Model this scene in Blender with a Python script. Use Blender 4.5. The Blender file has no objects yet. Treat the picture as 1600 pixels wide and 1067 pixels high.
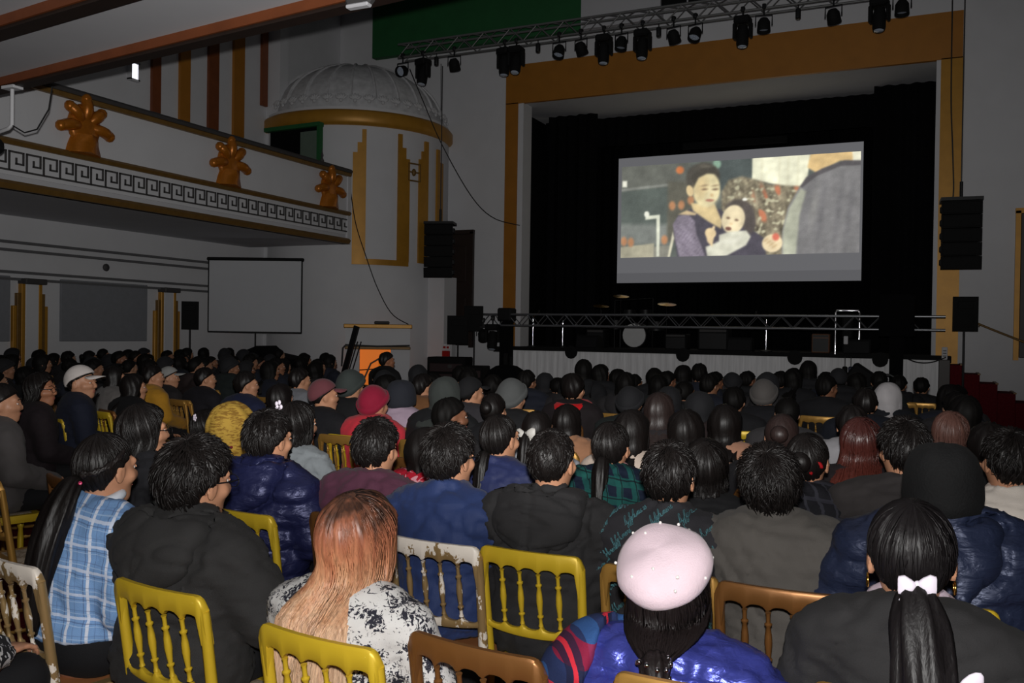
import bpy, math, random
import numpy as np
from mathutils import Vector, Matrix, Euler
from mathutils.bvhtree import BVHTree

PI = math.pi
SC = bpy.context.scene
COL = SC.collection
rad = math.radians

# ------------------------------------------------------------------ camera
YAW, PITCH, ROLL = rad(24.9), -rad(.59), rad(.84)
CAM = Vector((0, 0, 1.7))
_f = Vector((-math.sin(YAW)*math.cos(PITCH), math.cos(YAW)*math.cos(PITCH), math.sin(PITCH)))
_r0 = Vector((math.cos(YAW), math.sin(YAW), 0))
_u0 = _r0.cross(_f)
_r = _r0*math.cos(ROLL) + _u0*math.sin(ROLL)
_u = _u0*math.cos(ROLL) - _r0*math.sin(ROLL)
cd = bpy.data.cameras.new('camera')
cd.sensor_width = 36
cd.lens = 1402/1600*36
cd.clip_start = .05
cam = bpy.data.objects.new('camera', cd)
COL.objects.link(cam)
cam.matrix_world = Matrix(((_r.x, _u.x, -_f.x, CAM.x), (_r.y, _u.y, -_f.y, CAM.y), (_r.z, _u.z, -_f.z, CAM.z), (0, 0, 0, 1)))
SC.camera = cam

# ------------------------------------------------------------------ light
SC.view_settings.view_transform = 'Standard'
SC.view_settings.look = 'None'
SC.view_settings.gamma = 1
SC.view_settings.exposure = 0
SC.view_settings.use_curve_mapping = False
w = bpy.data.worlds.new('world')
SC.world = w
w.use_nodes = True
w.node_tree.nodes['Background'].inputs[0].default_value = (.6, .65, .8, 1)
w.node_tree.nodes['Background'].inputs[1].default_value = .01

def lamp(name, kind, loc, power, size=.1, col=(1, 1, 1), rot=None, **kw):
    l = bpy.data.lights.new(name, kind)
    l.energy = power
    l.color = col
    if kind == 'AREA':
        l.shape = 'RECTANGLE'
        l.size, l.size_y = size
    else:
        l.shadow_soft_size = size
    for k, v in kw.items():
        setattr(l, k, v)
    o = bpy.data.objects.new(name, l)
    o.location = loc
    if rot is not None:
        o.rotation_euler = rot
    COL.objects.link(o)
    return o

# the photographer's flash, just above the lens
# (its lower part is cut by the lens: a weak wide cone near the floor, full power further up)
fl = lamp('camera_flash', 'SPOT', CAM + _u*.13 - _f*.02, 300, .03, (1, .985, .96), spot_size=rad(130), spot_blend=.5)
fl.rotation_euler = cam.rotation_euler
fm = lamp('camera_flash_main', 'SPOT', CAM + _u*.14 - _f*.02, 1800, .03, (1, .985, .96), spot_size=rad(52), spot_blend=1)
fm.rotation_euler = (cam.matrix_world.to_3x3() @ Matrix.Rotation(rad(11), 3, 'X')).to_euler()
fm.scale = (2.3, 1, 1)
# added soft overhead fill for the hall's ambient level, no fixture behind it
lamp('ambient_fill', 'AREA', (-5, 10, 10.6), 32, (13, 15), (.93, .96, 1))

# ------------------------------------------------------------------ helpers
def lin(c):
    c = [x/255 for x in c]
    return tuple((x/12.92 if x <= .04045 else ((x+.055)/1.055)**2.4) for x in c)

MATS = {}
class NT:
    """small node tree writer"""
    def __init__(s, name):
        s.m = bpy.data.materials.new(name)
        s.m.use_nodes = True
        s.t = s.m.node_tree
        s.b = s.t.nodes['Principled BSDF']
    def n(s, kind, **kw):
        x = s.t.nodes.new(kind)
        for k, v in kw.items():
            if k.startswith('i_'):
                x.inputs[k[2:]].default_value = v
            elif k.startswith('n'):
                try:
                    x.inputs[int(k[1:])].default_value = v
                except ValueError:
                    setattr(x, k, v)
            else:
                setattr(x, k, v)
        return x
    def l(s, a, b):
        s.t.links.new(a, b)
    def math(s, op, a, b=None, c=None):
        x = s.n('ShaderNodeMath', operation=op)
        for i, v in enumerate((a, b, c)):
            if v is None:
                continue
            if isinstance(v, (int, float)):
                x.inputs[i].default_value = v
            else:
                s.l(v, x.inputs[i])
        return x.outputs[0]
    def mix(s, fac, a, b):
        x = s.n('ShaderNodeMix', data_type='RGBA')
        for i, v in ((0, fac), (6, a), (7, b)):
            if hasattr(v, 'is_linked'):
                s.l(v, x.inputs[i])
            elif i == 0:
                x.inputs[0].default_value = v
            else:
                x.inputs[i].default_value = (*v, 1)
        return x.outputs[2]
    def obj(s):
        return s.n('ShaderNodeTexCoord').outputs['Object']
    def noise(s, scale, vec=None, detail=3, stretch=None, rough=.5, dist=0):
        v = vec or s.obj()
        if stretch:
            mp = s.n('ShaderNodeMapping')
            mp.inputs['Scale'].default_value = stretch
            s.l(v, mp.inputs[0])
            v = mp.outputs[0]
        x = s.n('ShaderNodeTexNoise', i_Scale=scale, i_Detail=detail, i_Roughness=rough, i_Distortion=dist)
        s.l(v, x.inputs['Vector'])
        return x.outputs['Fac']
    def ramp(s, fac, stops, interp='LINEAR'):
        x = s.n('ShaderNodeValToRGB')
        e = x.color_ramp
        e.interpolation = interp
        while len(e.elements) < len(stops):
            e.elements.new(.5)
        for el, (p, c) in zip(e.elements, stops):
            el.position = p
            el.color = (*c, 1) if len(c) == 3 else c
        s.l(fac, x.inputs[0])
        return x.outputs[0]
    def bump(s, h, strength=.3, dist=.01):
        x = s.n('ShaderNodeBump', i_Strength=strength, i_Distance=dist)
        s.l(h, x.inputs['Height'])
        s.l(x.outputs[0], s.b.inputs['Normal'])
    def set(s, col=None, rough=None, metal=None, spec=None, **kw):
        if col is not None:
            if hasattr(col, 'is_linked'):
                s.l(col, s.b.inputs['Base Color'])
            else:
                s.b.inputs['Base Color'].default_value = (*col, 1)
        for k, v in (('Roughness', rough), ('Metallic', metal), ('Specular IOR Level', spec)):
            if v is not None:
                if hasattr(v, 'is_linked'):
                    s.l(v, s.b.inputs[k])
                else:
                    s.b.inputs[k].default_value = v
        for k, v in kw.items():
            s.b.inputs[k.replace('_', ' ')].default_value = v
        return s.m

def plain(name, rgb, rough=.6, metal=0, spec=.5, vary=.12, scale=6, bump=0, bscale=60, **kw):
    key = ('plain', name, rgb)
    if key in MATS:
        return MATS[key]
    t = NT(name)
    c = lin(rgb)
    if vary:
        f = t.noise(scale)
        col = t.mix(f, tuple(x*(1-vary) for x in c), tuple(min(1, x*(1+vary)) for x in c))
    else:
        col = c
    if bump:
        t.bump(t.noise(bscale), bump, .004)
    MATS[key] = t.set(col, rough, metal, spec, **kw)
    return MATS[key]

def fabric(rgb, rough=.85, sheen=.25, weave=350, bump=.25, name='fabric'):
    key = ('fabric', rgb, rough, name)
    if key in MATS:
        return MATS[key]
    t = NT(name)
    c = lin(rgb)
    f = t.noise(9, detail=4)
    col = t.mix(f, tuple(x*.78 for x in c), tuple(x*1.18 for x in c))
    t.bump(t.math('ADD', t.noise(weave, detail=1), t.math('MULTIPLY', t.noise(28, detail=3), 1.5)), bump, .004)
    MATS[key] = t.set(col, rough, 0, .3, Sheen_Weight=sheen*.3*min(1, max(c)*8), Sheen_Roughness=.5)
    return MATS[key]

def nylon(rgb, rough=.36, metal=0):
    key = ('nylon', rgb)
    if key in MATS:
        return MATS[key]
    t = NT('nylon')
    t.bump(t.noise(22, detail=3, stretch=(1, 1, 2.2), dist=.6), .55, .012)
    MATS[key] = t.set(lin(rgb), rough, metal, .55)
    return MATS[key]

def plaid(base, stripes, name='plaid_cloth', rough=.85):
    """stripes: (axis 'u' or 'v', period, offset, width, rgb, opacity)"""
    t = NT(name)
    sp = t.n('ShaderNodeSeparateXYZ')
    t.l(t.obj(), sp.inputs[0])
    wob = t.math('MULTIPLY', t.math('SUBTRACT', t.noise(7, detail=2), .5), .012)
    u = t.math('ADD', t.math('ADD', sp.outputs[0], t.math('MULTIPLY', sp.outputs[1], .75)), wob)
    v = t.math('ADD', t.math('ADD', sp.outputs[2], t.math('MULTIPLY', sp.outputs[0], .12)), wob)
    col = lin(base)
    for ax, per, off, wd, rgb, op in stripes:
        x = t.math('FRACT', t.math('DIVIDE', t.math('ADD', u if ax == 'u' else v, 10+off), per))
        m = t.math('MULTIPLY', t.math('LESS_THAN', x, wd/per), op)
        col = t.mix(m, col, lin(rgb))
    t.bump(t.math('ADD', t.noise(300, detail=1), t.math('MULTIPLY', t.noise(22), 2)), .25, .004)
    return t.set(col, rough, 0, .25)

def hair_mat(rgb=(20, 16, 15), rough=.46, name='hair'):
    key = ('hair', rgb)
    if key in MATS:
        return MATS[key]
    t = NT(name)
    c = lin(rgb)
    f = t.noise(1, stretch=(160, 160, 5), detail=4)
    col = t.mix(f, tuple(x*.5 for x in c), tuple(x*1.5 for x in c))
    t.bump(f, .35, .004)
    MATS[key] = t.set(col, rough, 0, .3 if max(rgb) < 40 else .42)
    return MATS[key]

class MB:
    """collects primitives, then links them as ONE mesh object"""
    def __init__(s):
        s.v, s.f, s.mi, s.k = [], [], [], 0
    def add(s, V, F, mi=0):
        s.v.append(np.asarray(V, dtype=np.float64).reshape(-1, 3))
        s.f += [tuple(i+s.k for i in f) for f in F]
        s.mi += [mi]*len(F)
        s.k += len(s.v[-1])
        return s
    def box(s, c, d, rot=None, mi=0):
        x, y, z = d[0]/2, d[1]/2, d[2]/2
        V = np.array([(a*x, b*y, e*z) for a in (-1, 1) for b in (-1, 1) for e in (-1, 1)])
        if rot is not None:
            V = V @ np.array(Euler(rot).to_matrix()).T
        return s.add(V+np.array(c), [(0, 1, 3, 2), (4, 6, 7, 5), (0, 4, 5, 1), (2, 3, 7, 6), (0, 2, 6, 4), (1, 5, 7, 3)], mi)
    def rbox(s, c, d, r=.02, rot=None, mi=0):
        """box with chamfered edges"""
        d = np.array(d)/2
        r = min(r, d.min()*.9)
        V, idx = [], {}
        for a in (-1, 1):
            for b in (-1, 1):
                for e in (-1, 1):
                    q = (a, b, e)
                    for ax in range(3):
                        p = [q[i]*(d[i]-r) for i in range(3)]
                        p[ax] = q[ax]*d[ax]
                        idx[(q, ax)] = len(V)
                        V.append(p)
        F = []
        for ax in range(3):
            o = [i for i in range(3) if i != ax]
            for sg in (-1, 1):
                f = []
                for a, b in ((-1, -1), (1, -1), (1, 1), (-1, 1)):
                    q = [0, 0, 0]
                    q[ax], q[o[0]], q[o[1]] = sg, a, b
                    f.append(idx[(tuple(q), ax)])
                F.append(tuple(f if (sg > 0) == (ax != 1) else f[::-1]))
        for ax in range(3):
            o = [i for i in range(3) if i != ax]
            for a in (-1, 1):
                for b in (-1, 1):
                    q0, q1 = [0]*3, [0]*3
                    q0[ax], q1[ax] = -1, 1
                    q0[o[0]] = q1[o[0]] = a
                    q0[o[1]] = q1[o[1]] = b
                    q0, q1 = tuple(q0), tuple(q1)
                    F.append((idx[(q0, o[0])], idx[(q1, o[0])], idx[(q1, o[1])], idx[(q0, o[1])]))
        for a in (-1, 1):
            for b in (-1, 1):
                for e in (-1, 1):
                    F.append(tuple(idx[((a, b, e), k)] for k in range(3)))
        V = np.array(V)
        if rot is not None:
            V = V @ np.array(Euler(rot).to_matrix()).T
        return s.add(V+np.array(c), F, mi)
    def loft(s, rings, closed=True, caps=True, mi=0):
        n = len(rings[0])
        V = np.concatenate([np.asarray(r, float) for r in rings])
        F = []
        m = n if closed else n-1
        for i in range(len(rings)-1):
            for j in range(m):
                k = (j+1) % n
                F.append((i*n+j, i*n+k, (i+1)*n+k, (i+1)*n+j))
        if caps and closed:
            F.append(tuple(range(n))[::-1])
            F.append(tuple((len(rings)-1)*n+j for j in range(n)))
        return s.add(V, F, mi)
    def tube(s, pts, r, n=8, mi=0, flat=1.0, caps=True):
        P = np.asarray(pts, float)
        rr = np.broadcast_to(np.asarray(r, float), (len(P),))
        T = np.gradient(P, axis=0)
        T /= np.linalg.norm(T, axis=1)[:, None]+1e-12
        up = np.array((0, 0, 1.)) if abs(T[0][2]) < .9 else np.array((0, 1., 0))
        rings = []
        for p, t, q in zip(P, T, rr):
            a = np.cross(t, up)
            a /= np.linalg.norm(a)+1e-12
            b = np.cross(a, t)
            up = b
            ang = np.linspace(0, 2*PI, n, endpoint=False)
            rings.append(p + q*(np.cos(ang)[:, None]*a + flat*np.sin(ang)[:, None]*b))
        return s.loft(rings, caps=caps, mi=mi)
    def lathe(s, prof, c=(0, 0, 0), n=16, axis=None, mi=0):
        """prof: (radius, height) list; axis: matrix for another direction"""
        ang = np.linspace(0, 2*PI, n, endpoint=False)
        rings = [np.stack([r*np.cos(ang), r*np.sin(ang), np.full(n, h)], 1) for r, h in prof]
        if axis is not None:
            A = np.array(axis)
            rings = [q @ A.T for q in rings]
        return s.loft([q+np.array(c) for q in rings], mi=mi)
    def ell(s, c, r, n=12, m=8, rot=None, mi=0):
        ph = np.linspace(.02, PI-.02, m)
        ang = np.linspace(0, 2*PI, n, endpoint=False)
        rings = []
        for p in ph[::-1]:
            q = np.stack([r[0]*np.sin(p)*np.cos(ang), r[1]*np.sin(p)*np.sin(ang), np.full(n, r[2]*np.cos(p))], 1)
            if rot is not None:
                q = q @ np.array(Euler(rot).to_matrix()).T
            rings.append(q+np.array(c))
        return s.loft(rings, mi=mi)
    def torus(s, c, R, r, n=20, m=8, rot=None, arc=(0, 2*PI), sc=(1, 1, 1), mi=0):
        full = abs(arc[1]-arc[0]-2*PI) < 1e-6
        A = np.linspace(arc[0], arc[1], n, endpoint=not full)
        B = np.linspace(0, 2*PI, m, endpoint=False)
        rings = []
        for a in A:
            q = np.stack([(R+r*np.cos(B))*math.cos(a)*sc[0], (R+r*np.cos(B))*math.sin(a)*sc[1], r*np.sin(B)*sc[2]], 1)
            if rot is not None:
                q = q @ np.array(Euler(rot).to_matrix()).T
            rings.append(q+np.array(c))
        if full:
            rings.append(rings[0])
        return s.loft(rings, caps=not full, mi=mi)
    def prism(s, poly, plane, lo, hi, mi=0):
        """polygon (convex or not) in a plane 'xz','yz','xy', extruded lo..hi on the third axis"""
        ax = {'xz': (0, 2, 1), 'yz': (1, 2, 0), 'xy': (0, 1, 2)}[plane]
        n = len(poly)
        V = np.zeros((2*n, 3))
        for k, h in ((0, lo), (1, hi)):
            for i, p in enumerate(poly):
                V[k*n+i, ax[0]], V[k*n+i, ax[1]], V[k*n+i, ax[2]] = p[0], p[1], h
        F = [tuple(range(n))[::-1], tuple(range(n, 2*n))] + [(i, (i+1) % n, n+(i+1) % n, n+i) for i in range(n)]
        return s.add(V, F, mi)
    def arrays(s):
        return np.concatenate(s.v), s.f, s.mi
    def mesh(s, name, mats, smooth=False):
        V, F, MI = s.arrays()
        return mesh_of(name, V, F, mats, smooth, MI)
    def build(s, name, m, parent=None, smooth=False, loc=None, rot=None):
        return obj(name, s.mesh(name, m, smooth), parent, loc, rot)

def mesh_of(name, V, F, mats, smooth=True, MI=None, angle=True):
    me = bpy.data.meshes.new(name)
    F2 = F.tolist() if isinstance(F, np.ndarray) else F
    me.from_pydata(np.asarray(V).tolist(), [], F2)
    if not isinstance(mats, (list, tuple)):
        mats = [mats]
    for m in mats:
        me.materials.append(m)
    if MI is not None and any(MI):
        me.polygons.foreach_set('material_index', np.array(MI, dtype=np.int32))
    if smooth:
        me.shade_smooth()
        if angle and isinstance(F, list):
            try:
                me.set_sharp_from_angle(angle=rad(50))
            except Exception:
                pass
    me.update()
    return me

def obj(name, me, parent=None, loc=None, rot=None):
    o = bpy.data.objects.new(name, me)
    COL.objects.link(o)
    if parent is not None:
        o.parent = parent
    if loc is not None:
        o.location = loc
    if rot is not None:
        o.rotation_euler = rot
    return o

LABELS = set()
def tag(o, label, cat, group=None, kind=None):
    if label:
        o['label'] = label
    if cat:
        o['category'] = cat
    if group:
        o['group'] = group
    if kind:
        o['kind'] = kind
    return o

def empty(name, loc, label, cat, rz=0, group=None, kind=None):
    o = bpy.data.objects.new(name, None)
    o.empty_display_size = .1
    COL.objects.link(o)
    o.location = loc
    o.rotation_euler = (0, 0, rz)
    return tag(o, label, cat, group, kind)

def struct(name, mb, m, smooth=False, parent=None):
    o = mb.build(name, m, parent, smooth)
    if parent is None:
        o['kind'] = 'structure'
    return o

def copy_tree(o, parent=None):
    c = o.copy()
    COL.objects.link(c)
    c.parent = parent
    for ch in o.children:
        copy_tree(ch, c)
    return c

# ------------------------------------------------------------------ materials of the hall
M_WALL = plain('white_plaster', (205, 205, 208), .8, vary=.06, scale=2, bump=.2, bscale=40)
M_WALL2 = plain('grey_plaster', (190, 190, 194), .85, vary=.07, scale=1.5)
M_GOLD = plain('ochre_gold_paint', (178, 128, 42), .45, .25, vary=.2, scale=5)
M_GOLD2 = plain('amber_gold_paint', (166, 108, 32), .5, .1, vary=.16, scale=3)
M_DGOLD = plain('dull_gold_paint', (118, 88, 42), .5, .2, vary=.3, scale=9)
M_ORN = plain('gilded_plaster', (176, 104, 24), .35, .4, vary=.3, scale=14, bump=.5, bscale=25)
M_KEY = plain('dark_grey_paint', (62, 60, 60), .7)
M_WOOD = plain('orange_wood', (118, 62, 30), .45, vary=.3, scale=4)
M_DWOOD = plain('dark_wood', (40, 28, 22), .5, vary=.3, scale=8)
M_BLACK = plain('black_matt', (14, 14, 15), .8, spec=.25, vary=.2)
M_BLACKM = plain('black_metal', (20, 20, 22), .5, 0, .35, vary=.2)
M_BLACKC = plain('black_cloth', (13, 13, 15), .95, spec=.1, vary=.3, scale=3)
M_ALU = plain('aluminium', (150, 152, 156), .35, .85, vary=.12, scale=20)
M_CHROME = plain('chrome', (220, 220, 225), .12, 1, vary=0)
M_GREEN = plain('green_paint', (30, 92, 48), .7, vary=.2, scale=3)
M_CARPET = plain('red_carpet', (92, 22, 30), .95, spec=.1, vary=.45, scale=30, bump=.5, bscale=300)
M_SCREEN = plain('white_screen_cloth', (185, 186, 190), .9, vary=.03)
M_RED = plain('red_enamel', (150, 20, 26), .4, vary=.1)
M_LENS = plain('glass_lens', (180, 190, 205), .06, .0, .9, vary=0)
M_STEEL = plain('steel_cable', (60, 60, 62), .5, .5, vary=.1)
M_CABLE = plain('black_cable', (16, 16, 17), .6, vary=.1)

def emit(name, rgb, s):
    t = NT(name)
    t.b.inputs['Emission Color'].default_value = (*lin(rgb), 1)
    t.b.inputs['Emission Strength'].default_value = s
    return t.set(lin(rgb), .5)

def pleat_mat():
    t = NT('white_pleated_cloth')
    f = t.noise(3, stretch=(9, 9, .4), detail=3)
    return t.set(t.ramp(f, [(.3, lin((222, 222, 224))), (.7, lin((248, 248, 250)))]), .9, 0, .2)

def print_cloth(name, c0, c1, scale, thr=.5, det=4, dist=1.2, warp=None, rough=.85):
    t = NT(name)
    f = t.noise(scale, detail=det, dist=dist, rough=.62, stretch=warp)
    g = t.noise(scale*.28, detail=1)
    s = t.math('GREATER_THAN', t.math('ADD', f, t.math('MULTIPLY', t.math('SUBTRACT', g, .5), .5)), thr)
    t.bump(t.noise(300, detail=1), .2, .003)
    return t.set(t.mix(s, lin(c0), lin(c1)), rough, 0, .25)

# ------------------------------------------------------------------ the room
struct('floor', MB().box((-4, 9.5, -.1), (26, 33, .2)), M_CARPET)
wl = struct('wall_left', MB().box((-14.65, 6.75, 6), (.3, 26.5, 12)), M_WALL)
struct('wall_right', MB().box((9.1, 9.5, 6), (.2, 33, 12)), M_WALL)
struct('wall_rear', MB().box((-4, -6.9, 6), (26, .2, 12)), M_WALL2)
struct('ceiling', MB().box((-3, 9.5, 12.1), (25, 33, .2)), M_WALL2)
wb = MB()
wb.box((-12.6, 20.15, 6), (6.18, .3, 12))                 # left of the arch
wb.box((4.85, 20.15, 6), (8.7, .3, 12))                   # right of the arch
wb.box((-4.5, 20.15, 10.1), (10.0, .3, 3.76))             # above the arch
struct('wall_stage', wb, M_WALL)
struct('wall_corner', MB().box((-14.4, 17.2, 6), (.6, .3, 12)), M_WALL)
struct('trim_2', MB().box((-10.4, 19.9, 10.42), (5.9, .2, 3.2)), M_GREEN)       # green band
struct('trim_3', MB().box((-6.55, 19.86, 10.4), (1.9, .28, 3.2)), M_WALL2)    # grey pier beside it
gr = MB().box((-3.0, 19.9, 10.55), (5.2, .2, 2.9))
struct('trim_4', gr, M_BLACK)
# scrolled ironwork in front of the dark recess
t = empty('scroll_grille', (-5.4, 19.7, 9.2), 'wrought iron scroll grille high above the stage arch behind the lighting truss', 'grille')
for i in range(7):
    c = MB()
    th = np.linspace(0, 3.6*PI, 40)
    r = .17*(1-th/(4.2*PI))
    c.tube(np.stack([r*np.cos(th), 0*th, r*np.sin(th)], 1), .016, 6)
    c.build('scroll', M_WALL2, t, True, (i*.62+.1, 0, .16))
    MB().tube([(0, 0, 0), (0, 0, 1.2)], .018, 6).build('bar', M_WALL2, t, True, (i*.62+.42, 0, -.2))
MB().box((2, 0, -.2), (4.6, .06, .06)).build('rail', M_WALL2, t)

M_MOULD_SHADE = plain('moulding_shadow_grey', (96, 96, 98), .7)
# mouldings running along the side wall (pairs, at two heights), their shadow lines put into a darker grey
for i, z in enumerate((3.14, 3.0, 2.62, 2.5)):
    b = MB().box((-14.46, 5.8, z), (.09, 22.4, .045))
    struct('trim_%d' % (5+i), b, M_MOULD_SHADE)
# grey pinboards between the piers
for i, (y0, y1) in enumerate(((7.0, 10.45), (11.45, 13.46))):
    o = MB().rbox((-14.47, (y0+y1)/2, 1.98), (.05, y1-y0, 1.14), .01).build('wall_panel', plain('grey_felt', (128, 130, 135), .95, vary=.1, scale=12))
    tag(o, 'pale grey felt wall panel between the gold stepped piers, %s' % ('cut by the frame edge' if i == 0 else 'whole one'), 'wall panel')
# stepped gold piers
def stepped(parent_y, name, label):
    e = empty(name, (-14.5, parent_y, 0), label, 'pier')
    MB().rbox((.055, 0, 1.25), (.11, .26, 2.5), .01).build('shaft', M_WALL, e)
    MB().rbox((.11, 0, 2.47), (.24, .42, .1), .015).build('cap', M_KEY, e)
    for sg in (-1, 1):
        for k, (zt, wd) in enumerate(((2.44, .07), (2.26, .07), (2.04, .07))):
            MB().rbox((.052-.008*k, sg*(.165+.07*k), zt/2), (.104-.016*k, wd, zt), .006).build('step', M_GOLD if k % 2 == 0 else M_DGOLD, e)
stepped(10.83, 'stepped_pier', 'white pier with stepped gold strips between the two grey wall panels')
stepped(13.98, 'stepped_pier', 'white pier with stepped gold strips beside the loudspeaker and small screen')
o = tag(MB().lathe([(.001, 0), (.07, 0), (.075, .02), (.05, .05), (.001, .055)], n=16, axis=Matrix.Rotation(PI/2, 3, 'Y')).build('wall_speaker', M_KEY, None, True, (-14.5, 12.47, 2.84)),
        'small round grey sounder on the side wall above the felt panel', 'sounder')

# gold upright strips on the upper side wall
for i, (y0, y1) in enumerate(((13.52, 13.74), (14.27, 14.55), (15.1, 15.4), (15.88, 16.22), (16.82, 17.02))):
    b = MB().box((-14.47, (y0+y1)/2, 8.15), (.08, y1-y0, 4.1 if i < 4 else 2.3))
    if i == 0:
        b.box((-14.465, y0-.07, 8.5), (.06, .1, 2.6))
    struct('trim_%d' % (10+i), b, M_GOLD2 if i % 2 else M_WOOD)
# small bright window high on the side wall
wdw = MB().box((-14.46, 13.05, 6.78), (.06, .16, .3))
o = struct('window_1', wdw, emit('daylit_pane', (245, 245, 255), 1.6))
MB().box((-14.45, 13.05, 6.95), (.1, .24, .04)).box((-14.45, 13.05, 6.61), (.1, .24, .04)).box((-14.45, 12.95, 6.78), (.1, .04, .36)).box((-14.45, 13.15, 6.78), (.1, .04, .36)).build('window_frame', M_WALL, o)

# ------------------------------------------------------------------ balcony along the side wall
XB = -11.7
bal = empty('balcony', (XB, 16.5, 3.6), 'white side balcony with greek key frieze and gilded shells', 'balcony')
def bpart(name, mb, m, smooth=False):
    return mb.build(name, m, bal, smooth)
def BX(y0, y1, z0, z1, x0, x1):
    return MB().box(((x0+x1)/2, (y0+y1)/2-16.5, (z0+z1)/2-3.6), (x1-x0, y1-y0, z1-z0))
bpart('floor_slab', BX(-6.5, 16.5, 3.6, 3.86, -2.8, -.02), M_WALL2)
bpart('parapet', BX(-6.5, 16.5, 3.8, 5.1, -.18, 0), M_WALL)
bpart('coping', MB().loft([[(a, y, z) for a, z in ((-.24, 1.48), (-.24, 1.56), (.05, 1.58), (.09, 1.54), (.07, 1.48))] for y in (-23, 0)]), M_DGOLD)
bpart('coping_cap', MB().loft([[(a, y, z) for a, z in ((-.26, 1.56), (-.26, 1.62), (.07, 1.64), (.11, 1.6), (.09, 1.555))] for y in (-23, 0)]), M_KEY)
bpart('upper_moulding', MB().loft([[(a, y, z) for a, z in ((0, .62), (0, .72), (.05, .71), (.09, .67), (.05, .62))] for y in (-23, 0)]), M_DGOLD)
bpart('lower_moulding', MB().loft([[(a, y, z) for a, z in ((-.1, 0), (-.1, .1), (.03, .12), (.08, .07), (.04, 0))] for y in (-23, 0)]), M_DGOLD)
bpart('end_post', BX(16.44, 16.56, 3.6, 5.2, -.2, .03), M_WALL)
# greek key: one raised unit, repeated
pt = [(0, 0), (0, 1), (.82, 1), (.82, .33), (.42, .33), (.42, .62), (.62, .62)]
def key_unit(w=.27, h=.26, t=.026):
    m = MB()
    P = [(0, 0), (0, 1), (.8, 1), (.8, .38), (.4, .38), (.4, .66)]
    Q = [(0, 0), (1, 0)]
    Q2 = [(.2, .19), (.2, .8), (.6, .8), (.6, .58)]
    for pl in (P, Q):
        for a, b in zip(pl, pl[1:]):
            y0, y1 = sorted((a[0]*w, b[0]*w))
            z0, z1 = sorted((a[1]*h, b[1]*h))
            m.box((.008, (y0+y1)/2, (z0+z1)/2), (.016, y1-y0+t, z1-z0+t))
    return m.mesh('greek_key', M_KEY)
ku = key_unit()
for i in range(36):
    obj('greek_key', ku, bal, (0, -9.7+i*.27, .27))
# gilded palmettes on the parapet
def palmette():
    m = MB()
    m.loft([[(x, y*s_, z) for x, y, z in ((0, -.3, 0), (.1, -.26, .02), (.2, 0, .04), (.1, .26, .02), (0, .3, 0))] for s_, z in ((1, 0),)] +
           [[(0, -.26, .14), (.12, -.2, .16), (.24, 0, .18), (.12, .2, .16), (0, .26, .14)], [(0, -.2, .28), (.14, -.17, .3), (.22, 0, .3), (.14, .17, .3), (0, .2, .28)]])
    body = m
    body.ell((.04, 0, .45), (.1, .29, .33), 14, 10)
    return body
pal0 = None
for y in (9.61, 12.72, 15.75):
    e = empty('palmette', (0, y-16.5, .68), None, None)
    e.parent = bal
    pm = palmette().build('shell_body', M_ORN, e, True)
    for k, a in enumerate((-88, -42, 0, 42, 88)):
        ln = (.43, .42, .43, .42, .43)[k]
        l = MB()
        d = Vector((0, math.sin(rad(a)), math.cos(rad(a))))
        base = Vector((.06, 0, .42))
        tt = np.linspace(0, 1, 7)
        l.tube([tuple(base+d*(.12+x*(ln-.12))+Vector((.05*math.sin(x*3), 0, -.07*x*x*abs(math.sin(rad(a)))))) for x in tt], .07+.02*np.sin(tt*PI*.9)+0*tt, 8)
        l.ell(tuple(base+d*ln+Vector((.02, 0, -.07*abs(math.sin(rad(a)))))), (.085, .085, .085), 10, 6)
        l.build('lobe', M_ORN, e, True)
# ------------------------------------------------------------------ soffit of the rear gallery overhead
b = MB()
zs = 4.315
E = lambda x: 5.84-.125*(x+3.6)
b.add([(-11.7, -6.5, zs), (8, -6.5, zs), (8, E(8), zs), (-11.7, E(-11.7), zs), (-11.7, -6.5, zs+.5), (8, -6.5, zs+.5), (8, E(8), zs+.5), (-11.7, E(-11.7), zs+.5)],
      [(0, 1, 2, 3), (7, 6, 5, 4), (3, 2, 6, 7), (0, 4, 5, 1), (1, 5, 6, 2), (0, 3, 7, 4)])
struct('trim_20', b, M_WALL2)
def soffit_beam(k, off, dep, wd):
    g = MB()
    x0, x1 = -11.7, 8
    V = []
    for x in (x0, x1):
        y = E(x)+off
        V += [(x, y, zs), (x, y, zs-dep), (x, y+wd, zs-dep), (x, y+wd, zs)]
    g.add(V, [(0, 4, 5, 1), (1, 5, 6, 2), (2, 6, 7, 3), (0, 3, 7, 4), (0, 1, 2, 3), (4, 7, 6, 5)])
    struct('trim_%d' % k, g, M_WOOD)
    h = MB()
    V = [(x, E(x)+off+a, zs-dep-c) for x in (x0, x1) for a, c in ((.02, 0), (.02, .03), (wd-.02, .03), (wd-.02, 0))]
    h.add(V, [(0, 4, 5, 1), (1, 5, 6, 2), (2, 6, 7, 3), (0, 1, 2, 3), (4, 7, 6, 5)])
    struct('trim_%d' % (k+1), h, M_DWOOD)  # darker strip: the beam's unlit underside put into its colour
soffit_beam(21, -.18, .085, .18)
soffit_beam(23, -1.22, .085, .2)
soffit_beam(25, -2.7, .085, .2)
struct('trim_27', MB().box((-4, 3.9, zs-.01), (15, .03, .02), (0, 0, -.124)), M_WALL)
# bulkhead lamp on the gallery edge
e = empty('bulkhead_light', (-3.93, 5.66, 4.19), 'white emergency light box on the wooden gallery edge overhead', 'light')
MB().rbox((0, 0, 0), (.24, .1, .1), .03).build('casing', M_KEY, e)
MB().rbox((0, -.02, -.055), (.2, .07, .03), .01).build('diffuser', M_WALL2, e)
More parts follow.
